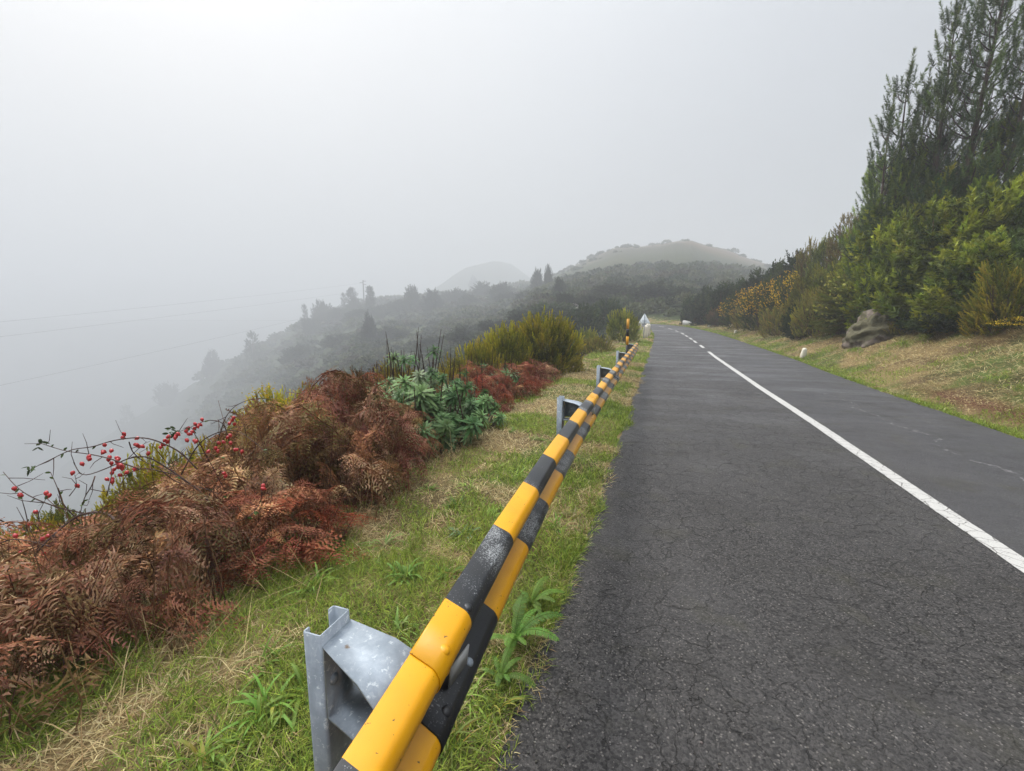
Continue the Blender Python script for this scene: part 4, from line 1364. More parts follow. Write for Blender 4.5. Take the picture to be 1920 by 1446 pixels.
for px, py, c, D in [(206, 857, 7, 2.85), (222, 870, 4, 2.85), (231, 875, 9, 2.85), (318, 824, 9, 3.1), (337, 824, 4, 3.1), (355, 816, 5, 3.15), (375, 798, 5, 3.15), (433, 790, 4, 3.2), (265, 840, 5, 2.95), (247, 823, 3, 2.95),
                     (165, 861, 2, 2.8), (154, 870, 1, 2.8), (136, 887, 1, 2.75), (145, 911, 1, 2.7), (210, 887, 1, 2.85), (204, 900, 3, 2.85), (368, 827, 2, 3.1), (393, 849, 4, 3.05), (450, 850, 3, 3.1), (415, 833, 3, 3.1), (430, 815, 2, 3.1),
                     (40, 928, 3, 2.6), (89, 930, 2, 2.6), (67, 960, 1, 2.6), (56, 983, 1, 2.6), (29, 1005, 1, 2.55), (91, 1005, 1, 2.6), (80, 1011, 1, 2.6), (40, 1039, 2, 2.5), (82, 1039, 1, 2.6), (12, 1058, 4, 2.45), (420, 982, 1, 2.65), (490, 913, 2, 2.65), (420, 894, 2, 3.0)]:
    for k in range(c):
        s_ = 4.5 if c < 3 else 9 + c * .8
        q = at(px + rs.normal(0, s_ * .7) * (c > 1), py + rs.normal(0, s_ * .5) * (c > 1), D + rs.uniform(-.03, .03)) - rloc
        h = obj('rose_hip', hipm, rose, q)
        h.rotation_euler = (rs.uniform(-.8, .8) + 3.14, rs.uniform(-.8, .8), 0)
        h.scale = (.95, .95, rs.uniform(.75, .95))


# ------------------------------------------------------------------ strap-leaved tufts in the verge
def tuft(label, px, py, n, ln, wd, c, dead=2):
    q = gp(px, py)
    a = Acc()
    yaw = rs.uniform(0, 6.28, n); el = rs.uniform(.15, 1.15, n)
    D = np.stack([np.cos(yaw) * np.cos(el), np.sin(yaw) * np.cos(el), np.sin(el)], 1)
    C = jit(c, n, .22)
    C[:dead] = jit((.40, .26, .05), dead, .2)
    ribbons(a, rs.normal(0, .02, (n, 3)) * np.array([1, 1, 0]), D, np.tile([0, 0, 1.0], (n, 1)) + rs.normal(0, .1, (n, 3)), ln * rs.uniform(.6, 1.15, n), wd * rs.uniform(.7, 1.2, n), C, 5, .55, np.asarray(c) * 1.25, .3)
    o = obj('grass_tuft', a.mesh('grass_tuft', M_grass, True), None, (q[0], q[1], gz(q[0], q[1]) - .01))
    tag(o, label, 'grass tuft', 'broad leaved green tufts in the verge')


GT = (.12, .21, .028)
for a_ in [('long green strap leaved tuft leaning on the nearest guardrail post', 572, 1300, 34, .30, .017, GT), ('green tuft left of the nearest guardrail post with yellowed leaves', 500, 1345, 34, .26, .014, GT),
           ('green tuft at the bottom left of the nearest guardrail post', 480, 1375, 22, .2, .014, GT), ('green tuft on the bottom edge below the bracken', 385, 1436, 22, .22, .015, GT),
           ('fresh green tuft at the tip of the reddish bracken', 590, 1105, 34, .28, .012, GT), ('leafy green rosette tuft in the grass between bracken and guardrail', 760, 1085, 40, .22, .02, (.10, .20, .03)),
           ('second leafy green rosette tuft close to the black guardrail block', 840, 1078, 30, .18, .017, (.10, .20, .03)), ('pale green tuft with one long drooping blade', 720, 1030, 28, .3, .016, (.16, .24, .06)),
           ('grey green weed tuft beside the black guardrail block', 868, 1005, 36, .2, .012, (.12, .18, .08)), ('dark green tuft in the grass below the echium', 860, 950, 40, .22, .011, (.08, .16, .025)),
           ('yellowing grass tuft under the guardrail near the reflector plate', 850, 1400, 40, .24, .009, (.12, .17, .03), 12), ('yellowing grass tuft at the road edge below the guardrail', 930, 1330, 36, .2, .008, (.13, .17, .03), 12),
           ('pale dry grass tuft at the road edge beside the guardrail', 1075, 972, 50, .2, .006, (.28, .26, .12), 20), ('straw coloured tuft at the road edge near the second guardrail post', 1050, 1010, 40, .2, .006, (.3, .25, .11), 15)]:
    tuft(*a_)
r0 = np.random.RandomState(31)
for k in range(26):
    y = r0.uniform(1.2, 9); off = r0.uniform(.15, 1.6)
    x = 2.4 - np.interp(y, *WL) - off
    n = 26; a = Acc(); yaw = r0.uniform(0, 6.28, n); el = r0.uniform(.2, 1.2, n)
    c = [(.12, .22, .03), (.20, .28, .045), (.16, .23, .05)][k % 3]
    ribbons(a, r0.normal(0, .025, (n, 3)) * np.array([1, 1, 0]), np.stack([np.cos(yaw) * np.cos(el), np.sin(yaw) * np.cos(el), np.sin(el)], 1), np.tile([0, 0, 1.0], (n, 1)) + r0.normal(0, .1, (n, 3)), .2 * r0.uniform(.5, 1.15, n), .010 * r0.uniform(.6, 1.4, n), jit(c, n, .25, r0), 4, .5, np.asarray(c) * 1.3, .3)
    o = obj('grass_tuft', a.mesh('grass_tuft', M_grass, True), None, (x, y, gz(x, y) - .01))
    tag(o, 'small fresh green tuft standing out of the mown grass beside the guardrail', 'grass tuft', 'small green tufts in the mown verge')
# ------------------------------------------------------------------ grass
gr = Acc()
GC = np.array([(.12, .19, .022), (.21, .29, .034), (.31, .37, .052), (.22, .23, .045)]); DC = np.array([(.46, .36, .17), (.36, .26, .12), (.54, .45, .24), (.27, .17, .085)])


def sward(y, off, right, ln, wd, dryb, seed, reach=0.0, lie=0.3):
    r = np.random.RandomState(seed)
    n = len(y)
    x, yy, nxr, nyr = cl_point(y)
    d = np.where(right, np.interp(y, *WR) + off, -np.interp(y, *WL) - off)
    X_ = x + nxr * d; Y_ = yy + nyr * d
    if not right:
        bulge = (fbm(Y_ * 1.6, Y_ * 0 + 2, 3) - .47) * .3
        X_ = X_ + np.where(off < .5, np.clip(bulge, -.1, .14), 0) * np.clip((.5 - off) / .5, 0, 1)
    z = G(X_, Y_)
    z = np.maximum(z, np.interp(y, ZS, ZZ) - .01) if not right and reach else z
    dn = fbm(X_ * 1.1 + 31, Y_ * 1.1, 4) + dryb + 0.35 * (fbm(X_ * 5, Y_ * 5 + 9, 2) - .37)
    dry = r.rand(n) < sst((dn - .36) / .14)
    C = np.where(dry[:, None], DC[r.randint(0, 4, n)], GC[r.randint(0, 4, n)]) * r.uniform(.6, 1.3, (n, 1))
    yaw = r.uniform(0, 6.283, n)
    el = np.where(dry, r.uniform(.02, .9, n), r.uniform(.35, 1.3, n))
    D = np.stack([np.cos(yaw) * np.cos(el), np.sin(yaw) * np.cos(el), np.sin(el)], 1)
    hgt = .35 + 1.3 * fbm(X_ * 2.6 + 5, Y_ * 2.6, 3)
    ribbons(gr, np.stack([X_, Y_, z - .008], 1), D, np.tile([0, 0, 1.0], (n, 1)) + r.normal(0, .3, (n, 3)), ln * hgt * r.uniform(.5, 1.35, n), wd, C, 2, r.uniform(.1, .6, n), None, .4)


r0 = np.random.RandomState(5)
ny_ = 85000
y = r0.uniform(-.5, 2.6, ny_); off = r0.uniform(-.02, 2.5, ny_)
sward(y, off, False, .125, .004, -.07 + .20 * np.clip((1.7 - y) / 1.7, 0, 1) + .06 * (off > .7), 1, 1)
y = np.exp(r0.uniform(np.log(2.6), np.log(70), 130000)); off = r0.uniform(-.03, 2.6, len(y))
sward(y, off, False, .125, .004 * (1 + y * .16), -.075 - .06 * sst((1.2 - off) / 1.0) + .06 * sst((y - 7) / 6), 2, 1)
y = np.exp(r0.uniform(np.log(4.5), np.log(75), 130000)); off = r0.rand(len(y)) ** 1.3 * 3.6 - .03
sward(y, off, True, .12 + .06 * (off > 1), .004 * (1 + y * .13), -.14 + .26 * sst((off - .35) / .7), 3)
y = np.exp(r0.uniform(np.log(2), np.log(70), 30000)); off = np.abs(r0.normal(0, .09, len(y))) - .03      # fringe along both road edges
sward(y, off, False, .075, .003 * (1 + y * .14), -.06, 4, 1)
y = np.exp(r0.uniform(np.log(6), np.log(75), 16000)); off = np.abs(r0.normal(0, .12, len(y))) - .03
sward(y, off, True, .09, .004 * (1 + y * .14), -.3, 5)
# long dry stalks at the foot of the bracken
n = 900
y = r0.uniform(-.2, 5.2, n); x = -2.25 + r0.normal(0, .28, n) - .12 * (y > 3)
yaw = r0.uniform(0, 6.28, n); el = r0.uniform(.1, 1.35, n)
ribbons(gr, np.stack([x, y, G(x, y)], 1), np.stack([np.cos(yaw) * np.cos(el), np.sin(yaw) * np.cos(el), np.sin(el)], 1), np.tile([0, 0, 1.0], (n, 1)) + r0.normal(0, .3, (n, 3)), r0.uniform(.15, .5, n), .004, jit((.36, .26, .13), n, .35, r0), 3, r0.uniform(0, .4, n), None, .5)
struct(obj('grass', gr.mesh('grass', M_grass)), 'stuff')

gv = Acc()
n = 700
r0 = np.random.RandomState(12)
y = np.exp(r0.uniform(np.log(1.1), np.log(14), n)); off = -np.abs(r0.normal(0, .22, n)) * (r0.rand(n) < .8) - r0.uniform(0, 1.6, n) * (r0.rand(n) < .12) + .04
x = 2.4 - np.interp(y, *WL) - off
tt = np.array([(1, 0, 0), (-1, 0, 0), (0, 1, 0), (0, -1, 0), (0, 0, .7), (0, 0, -.4)], float)
ft = np.array([0, 2, 4, 2, 1, 4, 1, 3, 4, 3, 0, 4, 2, 0, 5, 1, 2, 5, 3, 1, 5, 0, 3, 5])
Mg = frames(r0.normal(0, .3, (n, 3)) + np.array([0, 0, 1.0]), r0.uniform(0, 6.28, n)) * (r0.uniform(.002, .0065, n)[:, None, None] * r0.uniform(.6, 1.4, (n, 1, 3)))
inst(gv, (tt, ft, np.full(8, 3), np.ones((6, 3))), Mg, np.stack([x, y, 0 * x + .003], 1), jit((.13, .12, .11), n, .5, r0))
struct(obj('gravel', gv.mesh('gravel', M_rock)), 'stuff')
# ------------------------------------------------------------------ right bank
q = gp(1612, 652)
ra = Acc()
U_, V_ = np.meshgrid(np.linspace(0, 2 * np.pi, 90, endpoint=False), np.linspace(0, 1, 40))
sx_ = np.cos(U_) * np.sqrt(1 - (V_ * 2 - 1) ** 2); sy_ = np.sin(U_) * np.sqrt(1 - (V_ * 2 - 1) ** 2); sz_ = V_ * 2 - 1
rk = 1 + .55 * (fbm(sx_ * 2 + 5 + sz_ * 1.7, sy_ * 2 + sz_ * 2.3, 4) - .47) - .5 * np.abs(fbm(sx_ * 3.2 + sz_ * 2.6, sy_ * 3.2 - sz_ * 2.1, 3) - .45) + .10 * (np.floor(fbm(sx_ * 4 + sz_ * 3, sy_ * 4 - sz_ * 5, 2) * 9) / 9 - .4)
RV = np.stack([sx_ * rk * 1.95, sy_ * rk * 1.0, sz_ * rk * 1.15], -1).reshape(-1, 3)
i = (np.arange(39)[:, None] * 90 + np.arange(90)[None]); i2 = np.arange(39)[:, None] * 90 + (np.arange(90)[None] + 1) % 90
RI = np.stack([i, i2, i2 + 90, i + 90], -1).reshape(-1)
rn = fbm(RV[:, 0] * 1.5, RV[:, 2] * 2.2 + RV[:, 1], 3)[:, None]
RC = np.where(rn > .5, np.array([.10, .09, .05]), np.array([.20, .16, .135])) * (0.8 + .4 * fbm(RV[:, 0] * 6, RV[:, 2] * 6, 2)[:, None])
ra.add(RV, RI, np.full(39 * 90, 4), RC)
rx, ry = q[0] + 1.25, q[1] + 1.5
o = obj('rock_outcrop', ra.mesh('rock_outcrop', M_rock, False), None, (rx, ry, gz(rx, ry) - .05))
o.rotation_euler = (R_(10), R_(-14), R_(48))
tag(o, 'grey brown rock outcrop breaking through the right bank under the shrubs', 'rock')

TH = 'shrubs of the thicket on the right bank'
for kind, px, pt, D, wp, lb in [
        ('dark', 1300, 556, 46, 40, 'dark shrub at the far left end of the right thicket'),
        ('dark', 1325, 538, 44, 50, 'dark wind bent shrub, second from the far end of the right thicket'),
        ('dark', 1360, 530, 41, 55, 'dark wind bent shrub left of the flowering gorse'),
        ('dark', 1392, 524, 39, 50, 'dark shrub behind the left edge of the flowering gorse'),
        ('dark', 1425, 506, 36, 55, 'dark shrub above the flowering gorse'),
        ('dark', 1458, 492, 34, 55, 'dark shrub on the skyline above the gorse'),
        ('heath_rusty', 1325, 578, 42, 46, 'brown leafless scrub at the road edge where the road bends'),
        ('heath_rusty', 1352, 576, 38, 44, 'brown leafless scrub left of the flowering gorse'),
        ('gorse', 1398, 545, 31, 76, 'gorse bush with yellow flowers, leftmost on the right bank'),
        ('gorse', 1440, 528, 29, 84, 'broad gorse bush dotted with yellow flowers in the middle of the bank'),
        ('gorse', 1482, 518, 27, 76, 'gorse bush with an orange yellow flower patch beside the heath'),
        ('heath_brown', 1420, 566, 28, 80, 'brown green undergrowth bush in front of the gorse'),
        ('heath_brown', 1470, 572, 25, 80, 'brown green bush at the foot of the gorse'),
        ('dark', 1492, 470, 32, 55, 'dark skyline shrub above the orange flower patch'),
        ('heath_brown', 1522, 455, 29, 60, 'brownish skyline heath right of the dark shrubs'),
        ('heath', 1555, 432, 27, 65, 'olive skyline heath in the middle of the right bank'),
        ('heath_brown', 1595, 405, 25, 66, 'brown skyline heath left of the pines'),
        ('heath_brown', 1632, 372, 23, 64, 'rust tinged heath on the skyline touching the pines'),
        ('heath', 1522, 500, 24, 74, 'olive heath bush right of the orange flower patch'),
        ('heath', 1570, 478, 22, 84, 'olive heath bush above the rock outcrop'),
        ('heath_brown', 1540, 540, 20.5, 76, 'dark brown green heath left of the rock outcrop'),
        ('heath_rusty', 1582, 545, 19, 56, 'reddish brown heath touching the left side of the rock outcrop'),
        ('dark', 1508, 566, 22, 62, 'dark shrub between the gorse and the brown heath'),
        ('heath', 1620, 450, 20, 90, 'olive heath bush below the rust tinged skyline'),
        ('broom', 1622, 512, 17.5, 120, 'arching broom with pale yellow sprays above the rock outcrop'),
        ('broom', 1675, 470, 17, 110, 'grey green arching broom right of the pale yellow one'),
        ('mid', 1668, 400, 17.5, 120, 'green leafy shrub at the left flank of the pines'),
        ('mid', 1695, 520, 14.6, 120, 'dark green leafy shrub right of the rock outcrop'),
        ('bright', 1722, 405, 15.0, 150, 'bright green leafy shrub below the young pines'),
        ('bright', 1690, 345, 16.4, 120, 'bright green leafy shrub touching the skyline below the small pines'),
        ('mid', 1762, 480, 13.2, 150, 'green leafy shrub in the middle of the dense growth'),
        ('dark', 1730, 575, 13.4, 90, 'dark shrub at the foot of the dense growth right of the rock'),
        ('bright', 1795, 360, 14.0, 160, 'bright green leafy shrub under the tall pine'),
        ('mid', 1845, 455, 12.4, 160, 'green leafy shrub below the tall pine trunk'),
        ('bright', 1760, 330, 15.4, 150, 'bright green leafy shrub in front of the slender pine'),
        ('dark', 1790, 575, 12.2, 110, 'dark shrub hanging over the grass bank'),
        ('bright', 1885, 345, 13.2, 170, 'bright green leafy shrub at the right edge under the pine'),
        ('mid', 1900, 425, 12.0, 140, 'green leafy shrub at the right edge above the golden heath'),
        ('gold', 1908, 470, 10.8, 110, 'golden brown heath at the right edge'),
        ('gold', 1866, 555, 10.6, 80, 'yellow green heath at the right edge above the grass bank'),
        ('gorse', 1925, 590, 10.1, 90, 'gorse bush with a few yellow flowers at the right edge'),
        ('dark', 1830, 600, 11.2, 100, 'dark shrub at the lower edge of the growth above the straw grass'),
        ('heath_brown', 1775, 622, 12.0, 70, 'low brown bush on the grass bank right of the rock'),
        ('heath_brown', 1700, 592, 14.2, 70, 'low brown bush just right of the rock outcrop'),
        ('dark', 1950, 480, 11.6, 150, 'dark leafy shrub cut by the right edge of the view')]:
    plant_at(kind, px, pt, D, wp, lb, TH, .1)


# ------------------------------------------------------------------ pines
def pine(seed, h, spread, dens, pal, bare=.15, whorl=.5, shoots=SH_pine, ss=(.22, .36), nb=(4, 6), lean=.03):
    r = np.random.RandomState(seed)
    tr = Acc(); cr = Acc()
    zz = np.linspace(-.3, h, 14)
    ln = r.normal(0, lean, 2)
    ax = np.stack([ln[0] * zz + .05 * np.sin(zz * .7 + seed), ln[1] * zz + .05 * np.cos(zz * .6 + seed), zz], 1)
    r0_ = .012 * h + .02
    tube(tr, ax, r0_ * (1 - zz / h * .93).clip(.05), (.10, .07, .055), 9)
    SP = []; SD = []; SL = []
    z = bare * h
    while z < h - .25:
        f = (z - bare * h) / (h * (1 - bare))
        for q in range(r.randint(nb[0], nb[1] + 1)):
            a_ = r.uniform(0, 6.283)
            l = spread * (1 - f) ** .75 * r.uniform(.55, 1.1) + .25
            b0 = np.array([np.interp(z, zz, ax[:, 0]), np.interp(z, zz, ax[:, 1]), z])
            rise = r.uniform(.15, .5) + .45 * f
            m = 6; pts = [b0]
            d = np.array([math.cos(a_), math.sin(a_), rise * .5])
            for k in range(m):
                d = nrm(d + np.array([0, 0, .16 + .12 * f]) + r.normal(0, .07, 3))
                pts.append(pts[-1] + d * l / m)
            pts = np.array(pts)
            tube(tr, pts, np.linspace(r0_ * (.24 - .12 * f), .005, m + 1), (.075, .055, .045), 5, False)
            ns = max(2, int(dens * l))
            for k in range(ns):
                t = 1 - (k / ns) ** 1.0 * .78
                i0 = min(int(t * m), m - 1); pp = pts[i0] + (pts[i0 + 1] - pts[i0]) * (t * m - i0)
                dd = nrm(pts[i0 + 1] - pts[i0])
                if k == 0:
                    SP.append(pp); SD.append(nrm(dd + np.array([0, 0, .5]))); SL.append(r.uniform(*ss) * 1.15)
                else:
                    sd_ = nrm(np.cross(dd, r.normal(size=3)))
                    e = pp + (sd_ + np.array([0, 0, .35]) + dd * .5) * r.uniform(.06, .26)
                    tube(tr, [pp, e], [.005, .003], (.075, .055, .045), 3, False)
                    SP.append(e); SD.append(nrm(sd_ * .5 + dd * .4 + np.array([0, 0, .95]))); SL.append(r.uniform(*ss))
        z += whorl * r.uniform(.7, 1.3)
    for k in range(3):
        SP.append(ax[-1] - np.array([0, 0, .25 * k])); SD.append(nrm(np.array([0, 0, 1.0]) + r.normal(0, .1, 3))); SL.append(ss[1] * 1.25)
    SP = np.array(SP); SD = np.array(SD); SL = np.array(SL)
    n = len(SP); C = jit(pick(pal, n, r), n, .22, r)
    M = frames(SD, r.uniform(0, 6.28, n)) * SL[:, None, None]
    k = r.randint(0, len(shoots), n)
    for q in range(len(shoots)):
        m = k == q
        if m.any():
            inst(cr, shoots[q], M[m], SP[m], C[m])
    return tr.mesh('trunk', M_bark, True), cr.mesh('crown', M_needle)


PN = [(0.067, 0.102, 0.033), (0.090, 0.131, 0.039), (0.053, 0.081, 0.033), (0.120, 0.168, 0.043)]
PY = [(0.169, 0.227, 0.029), (0.254, 0.312, 0.034), (0.118, 0.164, 0.026), (0.355, 0.406, 0.042), (0.127, 0.187, 0.026)]
PT = [pine(401, 9.5, 1.7, 4.6, PN, .2, .42, ss=(.42, .7), shoots=SH_brush), pine(402, 8.5, 1.0, 4.6, PN, .2, .42, ss=(.4, .62), shoots=SH_brush), pine(403, 6.5, .9, 4.6, PN, .15, .4, ss=(.4, .62), shoots=SH_brush)]
PB = [pine(411, 5.0, 1.7, 8.5, PY, .04, .32, nb=(5, 7), ss=(.24, .4)), pine(412, 5.0, 1.5, 8.5, PY, .04, .32, nb=(5, 7), ss=(.24, .4)), pine(413, 5.0, 1.9, 8, [(.04, .07, .02), (.055, .095, .02), (.03, .05, .018)], .04, .32, nb=(5, 7), ss=(.24, .4))]


def tree_at(name, pr, h0, px, pt, D, label, cat, group=None, ws=1.0):
    q = at(px, pt, D); z = gz(q[0], q[1])
    s_ = (q[2] - z) / h0
    t = thing(name, label, cat, (q[0], q[1], z - .05), rs.uniform(0, 6.28), group, (s_ * ws, s_ * ws, s_))
    obj('trunk', pr[0], t); obj('crown', pr[1], t)
    return t


PG = 'pines on the right bank'
tree_at('pine_tree', PT[0], 9.5, 1872, -95, 14.6, 'tallest pine with a thick bare trunk at the upper right edge', 'pine tree', PG)
tree_at('pine_tree', PT[1], 8.5, 1803, 22, 15.2, 'slender open pine left of the tallest pine', 'pine tree', PG)
tree_at('pine_tree', PT[2], 6.5, 1724, 146, 16.5, 'small pine with candle like tip, leftmost of the tall pines', 'pine tree', PG)
tree_at('pine_tree', PT[2], 6.5, 1754, 172, 16.0, 'small pine between the leftmost pine and the slender one', 'pine tree', PG, .9)
tree_at('pine_tree', PT[2], 6.5, 1686, 222, 16.6, 'low open pine with a forked tip at the left shoulder of the pine group', 'pine tree', PG, .95)
tree_at('pine_tree', PT[1], 8.5, 1935, 10, 14.0, 'pine cut by the right edge of the view', 'pine tree', PG, 1.1)
for i, (px, pt, D, w_, lb) in enumerate([
        (1664, 318, 16.5, .9, 'bushy young pine lowest at the left of the pine group'),
        (1712, 296, 14.2, .95, 'bushy bright young pine in front of the leftmost tall pine'),
        (1780, 262, 13.6, .95, 'dense young pine below the slender pine'),
        (1845, 250, 13.0, .95, 'dense young pine around the tallest trunk'),
        (1905, 215, 12.2, 1.0, 'dense young pine at the right edge below the tallest pine'),
        (1760, 340, 12.8, 1.0, 'bright green young pine in the middle of the dense growth'),
        (1850, 345, 11.8, 1.0, 'bright green young pine at the right of the dense growth')]):
    tree_at('young_pine', PB[i % 3], 5.0, px, pt, D + 2.6, lb, 'pine tree', 'young pines on the right bank', w_)

# ------------------------------------------------------------------ far slope: scattered trees, shrubs, scrub, power line
ROUND = []
for k in range(4):
    f, s_, _f = shrub(SH_leaf, 1000, .12, [(.03, .04, .02), (.045, .055, .024), (.022, .03, .016)], 500 + k, .4, .95, stems=5, inner=.35)
    tk = Acc(); tube(tk, [(0, 0, -.1), (.01, 0, .25), (0, .01, .55)], [.035, .028, .01], (.09, .07, .05), 7)
    ROUND.append((tk.mesh('trunk', M_bark, True), f))
CON = pine(421, 6.0, 1.25, 4.0, [(.03, .042, .022), (.04, .055, .025)], .05, .42, nb=(5, 7), ss=(.35, .6))
CYP = pine(422, 6.0, .62, 7.0, [(.03, .042, .022), (.04, .055, .025)], .03, .3, nb=(5, 6), ss=(.35, .55))


def far_tree(kind, px, pb, pt, wpx, label):
    q = gp(px, pb)
    D = float((q - cC) @ cF)
    top_ = at(px, pt, D)
    h = max(top_[2] - q[2], 1)
    g_ = 'trees on the foggy slope'
    if kind == 'r':
        pr = ROUND[cnt.get('r', 0) % 4]; cnt['r'] = cnt.get('r', 0) + 1
        t = thing('round_tree', label, 'tree', (q[0], q[1], q[2] - .1), rs.uniform(0, 6.28), g_, (wpx * D / 807, wpx * D / 807, h * 1.05))
    else:
        pr, w0 = (CON, 2.6) if kind == 'c' else (CYP, 1.4)
        k = wpx * D / 807 / w0
        t = thing('conifer_tree' if kind == 'c' else 'cypress_tree', label, 'tree', (q[0], q[1], q[2] - .1), rs.uniform(0, 6.28), g_, (k, k, h / 6.1))
    obj('trunk', pr[0], t); obj('crown', pr[1], t)
    return t


for a_ in [('c', 478, 690, 626, 42, 'lone conifer standing out on the foggy slope, darker than its neighbours'), ('r', 398, 705, 655, 28, 'faint round tree left of the lone conifer'), ('c', 240, 815, 762, 36, 'faint conifer above the rose hips'),
           ('r', 318, 760, 715, 44, 'faint tree between the lone conifer and the rose hips'), ('c', 645, 590, 552, 20, 'small pointed tree left of the column shaped tree beside the power pole'), ('y', 664, 588, 543, 24, 'column shaped tree touching the power pole'),
           ('r', 606, 606, 564, 40, 'round tree left of the two pointed trees by the power pole'), ('c', 572, 618, 574, 22, 'faint pointed tree at the left end of the tree row by the power pole'), ('y', 697, 590, 540, 20, 'pale column tree just right of the power pole'),
           ('r', 693, 640, 586, 28, 'round tree on the slope below the power pole'), ('r', 776, 585, 535, 34, 'tall broad tree right of the power pole'), ('r', 812, 588, 540, 46, 'second broad tree right of the power pole, lower and wider'),
           ('r', 746, 590, 562, 40, 'low tree between the power pole and the broad trees'), ('r', 888, 548, 518, 18, 'small faint tree on the ridge between the broad trees and the hill'), ('r', 848, 575, 545, 50, 'wide faint tree on the ridge right of the broad trees'),
           ('r', 1008, 548, 502, 26, 'tree at the left foot of the hill, left one of a pair'), ('r', 1028, 540, 497, 18, 'tree at the left foot of the hill, narrow right one of a pair'), ('r', 1048, 556, 520, 26, 'dark tree on the hill side just right of the pair'),
           ('r', 985, 612, 578, 84, 'hazy dark round tree on the slope behind the yellowish heath bush'), ('r', 930, 628, 597, 80, 'hazy round tree on the slope above the low end of the heath row'),
           ('r', 870, 645, 614, 70, 'hazy round tree on the slope above the smallest heath bush'), ('r', 812, 660, 630, 64, 'hazy round tree on the slope above the echium stalks'),
           ('r', 560, 680, 645, 64, 'broad hazy tree in the middle of the foggy slope'), ('r', 640, 650, 625, 70, 'broad hazy tree below the row by the power pole'), ('r', 735, 636, 612, 66, 'hazy round tree below the broad trees'),
           ('r', 940, 560, 535, 60, 'low hazy tree on the ridge left of the pair'), ('r', 1060, 580, 548, 46, 'hazy shrub like tree below the pair on the hill'), ('r', 1150, 560, 530, 90, 'broad dark tree at the foot of the hill above the round bush'),
           ('r', 1220, 566, 528, 90, 'broad dark tree at the foot of the hill above the warning sign'), ('r', 1280, 566, 536, 70, 'dark tree at the foot of the hill where the right thicket begins'), ('r', 1110, 572, 550, 60, 'low dark tree at the foot of the hill left of the broad ones')]:
    far_tree(*a_)
r = np.random.RandomState(77)
for px in range(582, 1000, 27):
    pb = np.interp(px, [560, 680, 780, 880, 1000], [622, 592, 584, 566, 560]) + r.uniform(-3, 12)
    far_tree('r', px + r.uniform(-8, 8), pb, pb - r.uniform(20, 38), r.uniform(34, 70), 'hazy broad tree merging into the row of trees along the foggy ridge')
# scrub covering the valley side: one uncountable mass
cl_ = Acc()
SC_ = []
for k in range(4):
    r = np.random.RandomState(600 + k); n = 190
    O = nrm(r.normal(size=(n, 3)) + np.array([0, 0, .5])); O[:, 2] = np.abs(O[:, 2])
    O *= (r.uniform(.55, 1, (n, 1))) * (1 + .5 * (fbm(O[:, :1] * 2 + k, O[:, 1:2] * 2, 2) - .4))
    a_ = Acc(); ribbons(a_, O * np.array([1, 1, .8]), O + r.normal(0, .6, (n, 3)), r.normal(size=(n, 3)), .34, .22, 1 + r.uniform(-.3, .3, (n, 1)) * np.ones((1, 3)), 2, 0, None, .5)
    SC_.append(a_.arr())
r = np.random.RandomState(9)
n = 9000
rr = np.exp(r.uniform(np.log(9), np.log(560), n)); azz = np.radians(r.uniform(-14, 88, n))
xx, yy = -np.sin(azz) * rr, np.cos(azz) * rr
zz, l_, r2_, s2_ = G(xx, yy, True)
keep = ((np.maximum(l_, r2_) > 4.6) | (s2_ > 86)) & ~((zz > 18 + 9 * fbm(xx / 28, yy / 28, 2)) & (np.degrees(azz) < 16) & (fbm(xx / 24, yy / 24, 3) < .50)) & ((r2_ < 0) | (yy > 62))
xx, yy, zz, rr = xx[keep], yy[keep], zz[keep], rr[keep]
n = len(xx)
sz = (.45 + .0095 * rr) * r.uniform(.75, 1.35, n) ** 2.6
SCP = np.array([(.035, .05, .02), (.05, .065, .022), (.028, .038, .018), (.075, .085, .03), (.06, .055, .03), (.09, .095, .045)])
sz = sz * np.where((zz > 18) & (np.arctan2(-xx, yy) < R_(16)), .5, 1)
Cc = SCP[r.randint(0, 6, n)] * r.uniform(.8, 1.2, (n, 1))
kk = r.randint(0, 4, n)
for q_ in range(4):
    m = kk == q_
    Mx = frames(np.tile([0, 0, 1.0], (m.sum(), 1)), r.uniform(0, 6.28, m.sum())) * (sz[m][:, None, None] * np.array([1, 1, .85])[None, :, None])
    inst(cl_, SC_[q_], Mx, np.stack([xx[m], yy[m], zz[m] - .1 * sz[m]], 1), Cc[m])
struct(obj('scrub', cl_.mesh('scrub', M_leaf)), 'stuff')

# boulders
for i, (px, py, s_, lb) in enumerate([(1072, 578, 1.5, 'pale boulder on the slope above the dark shrubs'), (1084, 583, 1.1, 'smaller pale boulder beside the one above the dark shrubs')]):
    q = gp(px, py)
    b = Acc(); b.add(RV * np.array([.45, .6, .5]), RI, np.full(39 * 90, 4), np.array([.36, .34, .30]) * (0.8 + .4 * rn))
    o = obj('boulder', b.mesh('boulder', M_rock, True), None, q); o.scale = (s_, s_, s_); o.rotation_euler = (0, 0, i * 1.7)
    tag(o, lb, 'boulder', 'pale boulders on the slope')

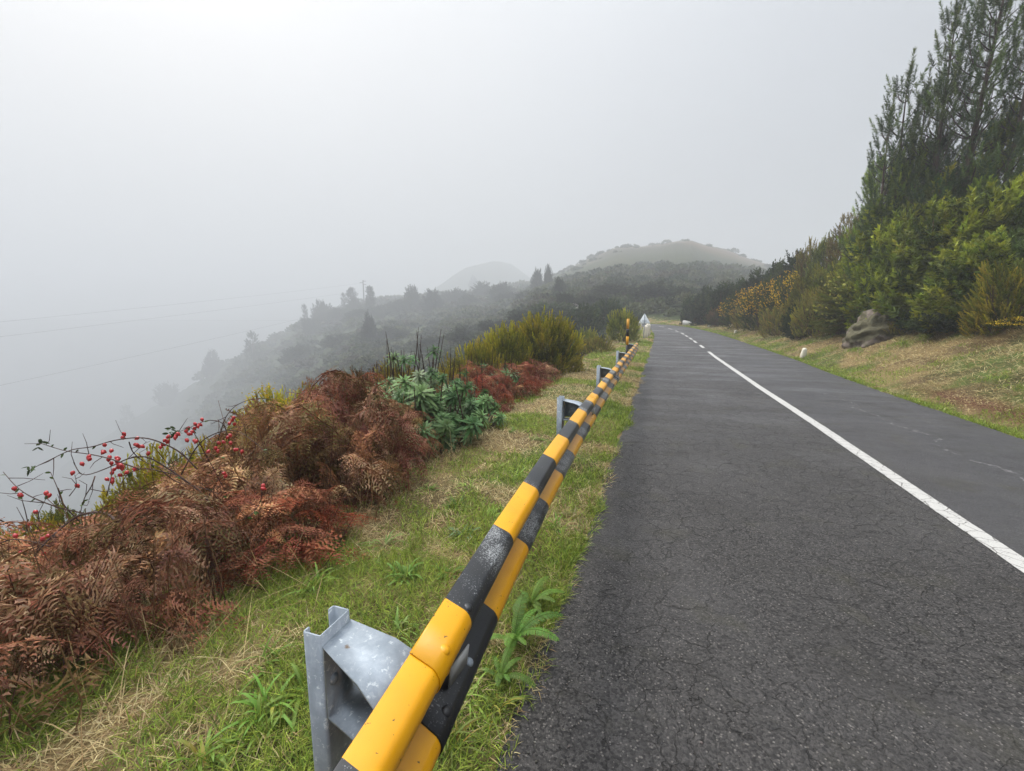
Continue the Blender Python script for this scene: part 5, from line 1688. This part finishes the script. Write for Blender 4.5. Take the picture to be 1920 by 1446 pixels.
q = gp(683, 574)
D = float((q - cC) @ cF)
ptop = at(678.5, 526, D)
pole = thing('power_pole', 'tall thin power pole with crossarms rising from the foggy ridge', 'power pole', q)
h = ptop[2] - q[2]
k_ = D / 807
pa = Acc(); tube(pa, [(0, 0, -1), (0, 0, h)], [1.3 * k_, .8 * k_], (.08, .07, .06), 8)
obj('shaft', pa.mesh('shaft', M_bark), pole)
for dz, l0, l1 in ((-.8, -.4, 5.5), (-4.5 * k_, -6.5, .5), (-8 * k_, -.4, 5.5)):
    ca = Acc(); box(ca, (l0 * k_, -.16, h + dz - .2), (l1 * k_, .16, h + dz + .2), (.08, .07, .06)); o = obj('crossarm', ca.mesh('crossarm', M_bark), pole); o.rotation_euler = (0, 0, YAW)
for nm, pts, D0, D1, lb in [('a', (-260, 778, 680, 586), 110, None, 'lowest power cable sagging across the fog, nearest to the slope'), ('b', (-260, 662, 680, 545), 125, None, 'middle power cable crossing the fog'), ('c', (-260, 629, 680, 531), 125, None, 'highest power cable crossing the fog')]:
    A_ = at(pts[0], pts[1], D0); B_ = at(pts[2], pts[3], D)
    if nm == 'a':
        B_ = at(690, 566, D)
    t = np.linspace(0, 1, 40)[:, None]
    W_ = A_ * (1 - t) + B_ * t
    W_[:, 2] -= (4 * t * (1 - t)).ravel() * (1.2 if nm == 'a' else .8)
    wa = Acc(); tube(wa, W_, .03, (.04, .04, .04), 5)
    tag(obj('power_cable', wa.mesh('power_cable', M_wire)), lb, 'power cable', 'power cables crossing the fog')

# ------------------------------------------------------------------ haze: the fog the whole place stands in
ha = Acc(); box(ha, (-2110, -60, ZMIN - 1), (1010, 2110, float(Z.max()) + 12))
m = bpy.data.materials.new('haze'); m.use_nodes = True
t = m.node_tree
t.nodes.remove(t.nodes['Principled BSDF'])
pv = nd(t, 'ShaderNodeVolumePrincipled')
pv.inputs['Color'].default_value = (0.70, 0.72, 0.745, 1)
pv.inputs['Density'].default_value = 0.0029
pv.inputs['Anisotropy'].default_value = 0.1
t.links.new(pv.outputs[0], t.nodes['Material Output'].inputs['Volume'])
o = obj('haze', ha.mesh('haze', m)); o['kind'] = 'stuff'
